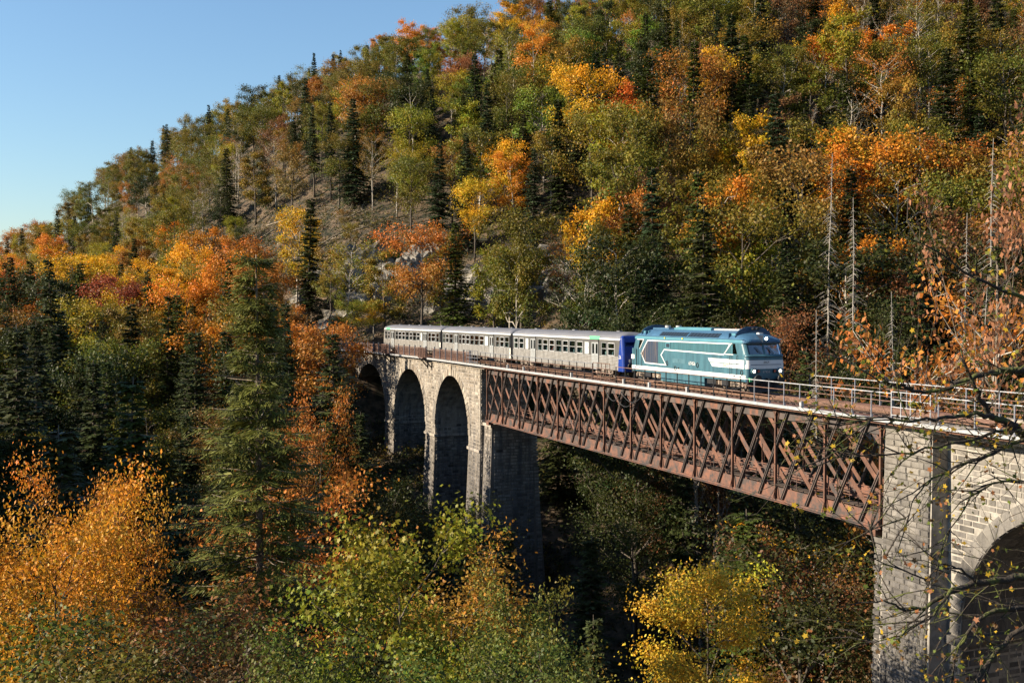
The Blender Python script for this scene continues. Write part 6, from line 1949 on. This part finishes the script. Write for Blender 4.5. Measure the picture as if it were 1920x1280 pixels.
def rock(label, px, py, w, h, seed):
    rg = np.random.default_rng(seed)
    # find where the sight line meets the hillside
    d = 100.0; hit = None
    while d < 330:
        p = at(px, py, d)
        if ground(p.x, p.y) >= p.z: hit = p; break
        d += 2
    if hit is None: return
    root = thing('rock_outcrop', label, 'rock', hit, 0, 'limestone outcrops above the line')
    nblk = 14
    for k in range(nblk):
        bm = bmesh.new(); bmesh.ops.create_icosphere(bm, subdivisions=2, radius=1)
        sx, sy, sz_ = rg.uniform(.7, 1.7) * w / 5, rg.uniform(1.2, 2.4), rg.uniform(.7, 1.6) * h / 2.2
        ph = rg.uniform(0, 9, 3)
        for v in bm.verts:
            c_ = v.co; kx = 1 + .25 * math.sin(c_.x * 4 + ph[0]) * math.cos(c_.z * 5 + ph[1]) + .12 * math.sin(c_.y * 9 + ph[2])
            v.co = Vector((round(c_.x * 2.2) / 2.2 * .55 + c_.x * .45, c_.y, round(c_.z * 2) / 2 * .5 + c_.z * .5)) * kx
            v.co = Vector((v.co.x * sx, v.co.y * sy, v.co.z * sz_))
        me = bpy.data.meshes.new('rock_block'); bm.to_mesh(me); bm.free(); me.materials.append(M['rock'])
        o = link('rock_block', me, root)
        ox = rg.uniform(-.5, .5) * w
        gx = hit.x + ox; oy = rg.uniform(-2.5, 2.5)
        o.location = (ox, oy, ground(gx, hit.y + oy) - hit.z + rg.uniform(-.2, .9) * h * .5)
        o.rotation_euler = (rg.uniform(-.3, .3), rg.uniform(-.3, .3), rg.uniform(-.4, .4))
for i, (px, py, w_, h_, lab) in enumerate([(560, 582, 12, 3.0, 'pale rock face at the roadside left of the viaduct end'), (690, 520, 9, 5, 'pale limestone crag above the rear coach'), (740, 545, 8, 4, 'grey limestone crag right of the one above the rear coach'), (860, 560, 10, 4, 'broken rock face above the middle coach'),
                                         (920, 545, 9, 5, 'rugged rock face above the gap between middle and front coach'), (985, 540, 12, 5, 'rugged rock face above the left half of the front coach'), (1060, 550, 12, 5, 'rock face above the middle of the front coach'), (1130, 560, 10, 4, 'rock face above the right end of the front coach'), (780, 520, 8, 5, 'brown rock step above the joint of the rear and middle coaches'), (640, 600, 8, 2.5, 'low rock wall beside the line left of the rear coach')]):
    rock(lab, px, py, w_, h_, 300 + i)
def log(px0, py0, px1, py1, r_, lab):
    def hit(px, py):
        d = 120.0
        while d < 380:
            p = at(px, py, d)
            if ground(p.x, p.y) + .3 >= p.z: return Vector((p.x, p.y, ground(p.x, p.y) + .45))
            d += 1.5
    a, b = hit(px0, py0), hit(px1, py1)
    if a is None or b is None: return
    if (b - a).length > 22: b = a + (b - a).normalized() * 22
    mb = MB(); o0 = a.lerp(b, .5); mb.tube([a - o0, Vector((0, 0, .3)), b - o0], [r_, r_ * .85, r_ * .6], 7)
    for k in range(4):
        f = random.Random(int(px0) + k).uniform(.1, .9); p = (a - o0).lerp(b - o0, f); mb.tube([p, p + Vector((.4, -.3, .9))], [.05, .02], 4)
    o = link('fallen_trunk', mb.mesh('fallen_trunk', M['log_wood'], smooth=True)); o.location = o0
    tag(o, lab, 'log', 'felled trunks in the clearing')
for a in [(500, 428, 600, 404, 'long pale trunk lying across the top of the clearing'), (480, 455, 540, 425, 'pale trunk below the long one in the clearing'), (590, 470, 660, 432, 'fallen trunk right of the small yellow tree'), (395, 463, 450, 445, 'short fallen trunk at the left of the clearing'), (640, 425, 700, 396, 'fallen trunk at the top right of the clearing'),
          (620, 452, 700, 430, 'pale fallen trunk in the right of the clearing'), (405, 488, 470, 462, 'fallen trunk low on the left of the clearing'), (655, 405, 665, 378, 'short trunk lying straight up the slope'), (560, 500, 590, 478, 'short yellowish trunk below the yellow tree'), (520, 460, 580, 440, 'thin fallen trunk in the middle of the clearing'), (690, 448, 760, 425, 'dark fallen trunk near the right end of the clearing')]:
    log(*a[:4], .16, a[4])

# broken branches and brash strewn over the clearing
mb = MB()
for k in range(900):
    x = rgu.uniform(-100, -15); y = rgu.uniform(175, 300); z = ground(x, y); p = project((x, y, z))
    if not pip(p[0], p[1], [(330, 510), (400, 440), (560, 395), (720, 360), (860, 400), (860, 560), (600, 590)]): continue
    a = rgu.uniform(0, 6.28); l = rgu.uniform(1.0, 5.5); q = Vector((x, y, z + .25)); e = Vector((x + math.cos(a) * l, y + math.sin(a) * l, 0)); e.z = ground(e.x, e.y) + rgu.uniform(.1, 1.0)
    mb.tube([q, q.lerp(e, .5) + Vector((0, 0, rgu.uniform(0, .25))), e], [rgu.uniform(.05, .16), .05, .02], 4, cap=False)
o = mb.build('brash', M['log_wood']); o['kind'] = 'stuff'

# ------------------------------------------------------------------ labels of the wood, told apart by look first, then by neighbours
def xzone(px, py):
    if px < 0: return 'beyond the left edge'
    if px < 240: return 'at the far left'
    if px < 480: return 'left of the spruce top'
    if px < 700: return 'above the viaduct end' if py < 640 else 'left of the arches'
    if px < 830: return 'above the rear coach' if py < 650 else 'behind the stone arches'
    if px < 960: return 'above the middle coach' if py < 650 else 'behind the tall pier'
    if px < 1175: return 'above the front coach' if py < 690 else 'under the left girder half'
    if px < 1470: return 'above the locomotive' if py < 700 else 'under the right girder half'
    if px < 1680: return 'above the empty track' if py < 760 else 'beside the near pier'
    return 'above the near pier' if py < 800 else 'behind the near pier'
def yzone(py, px):
    sky_y = float(np.interp(px, [0, 300, 650, 940], [450, 290, 110, 5]))
    if px < 940 and py < sky_y + 45: return 'on the skyline'
    if py < 150: return 'high hillside'
    if py < 330: return 'upper hillside'
    if py < 480: return 'mid hillside'
    if py < 640: return 'low hillside'
    return 'in the gorge'
buckets = {}
for t in TREES:
    if t.get('done'): continue
    o = t['o']; p = project(Vector(o.location) + Vector((0, 0, t['H'] * .65)))
    t['p'] = p
    noun = {'leaf': 'leafy tree', 'near': 'leafy tree', 'thin': 'thin tree', 'fir': 'fir', 'bare': 'nearly bare tree', 'dead': 'dead spruce'}[t['kind']]
    size = 'tall' if t['H'] > 19 else ('small' if t['H'] < 12 else '')
    key = (size, t['col'], noun, yzone(p[1], p[0]), xzone(p[0], p[1]))
    buckets.setdefault(key, []).append(t)
ORD = ['', 'second', 'third', 'fourth', 'fifth', 'sixth', 'seventh', 'eighth', 'ninth', 'tenth', 'eleventh', 'twelfth', 'thirteenth', 'fourteenth', 'fifteenth', 'sixteenth', 'seventeenth', 'eighteenth', 'nineteenth', 'twentieth']
for key, ts in buckets.items():
    ts.sort(key=lambda t: t['p'][0])
    size, col, noun, yz, xz = key
    basis = ' '.join(w_ for w_ in (size, col, noun, yz, xz) if w_)
    for i, t in enumerate(ts):
        n_ = len(ts)
        if n_ == 1: lab = basis
        elif n_ == 2: lab = basis + (', left one', ', right one')[i]
        elif i == 0: lab = basis + ', leftmost'
        elif i == n_ - 1: lab = basis + ', rightmost'
        else: lab = basis + ', %s from left' % ORD[min(i, 19)]
        tag(t['o'], lab, 'tree', 'trees of the wood')
        if len(lab.split()) > 16: print('LONG', lab)
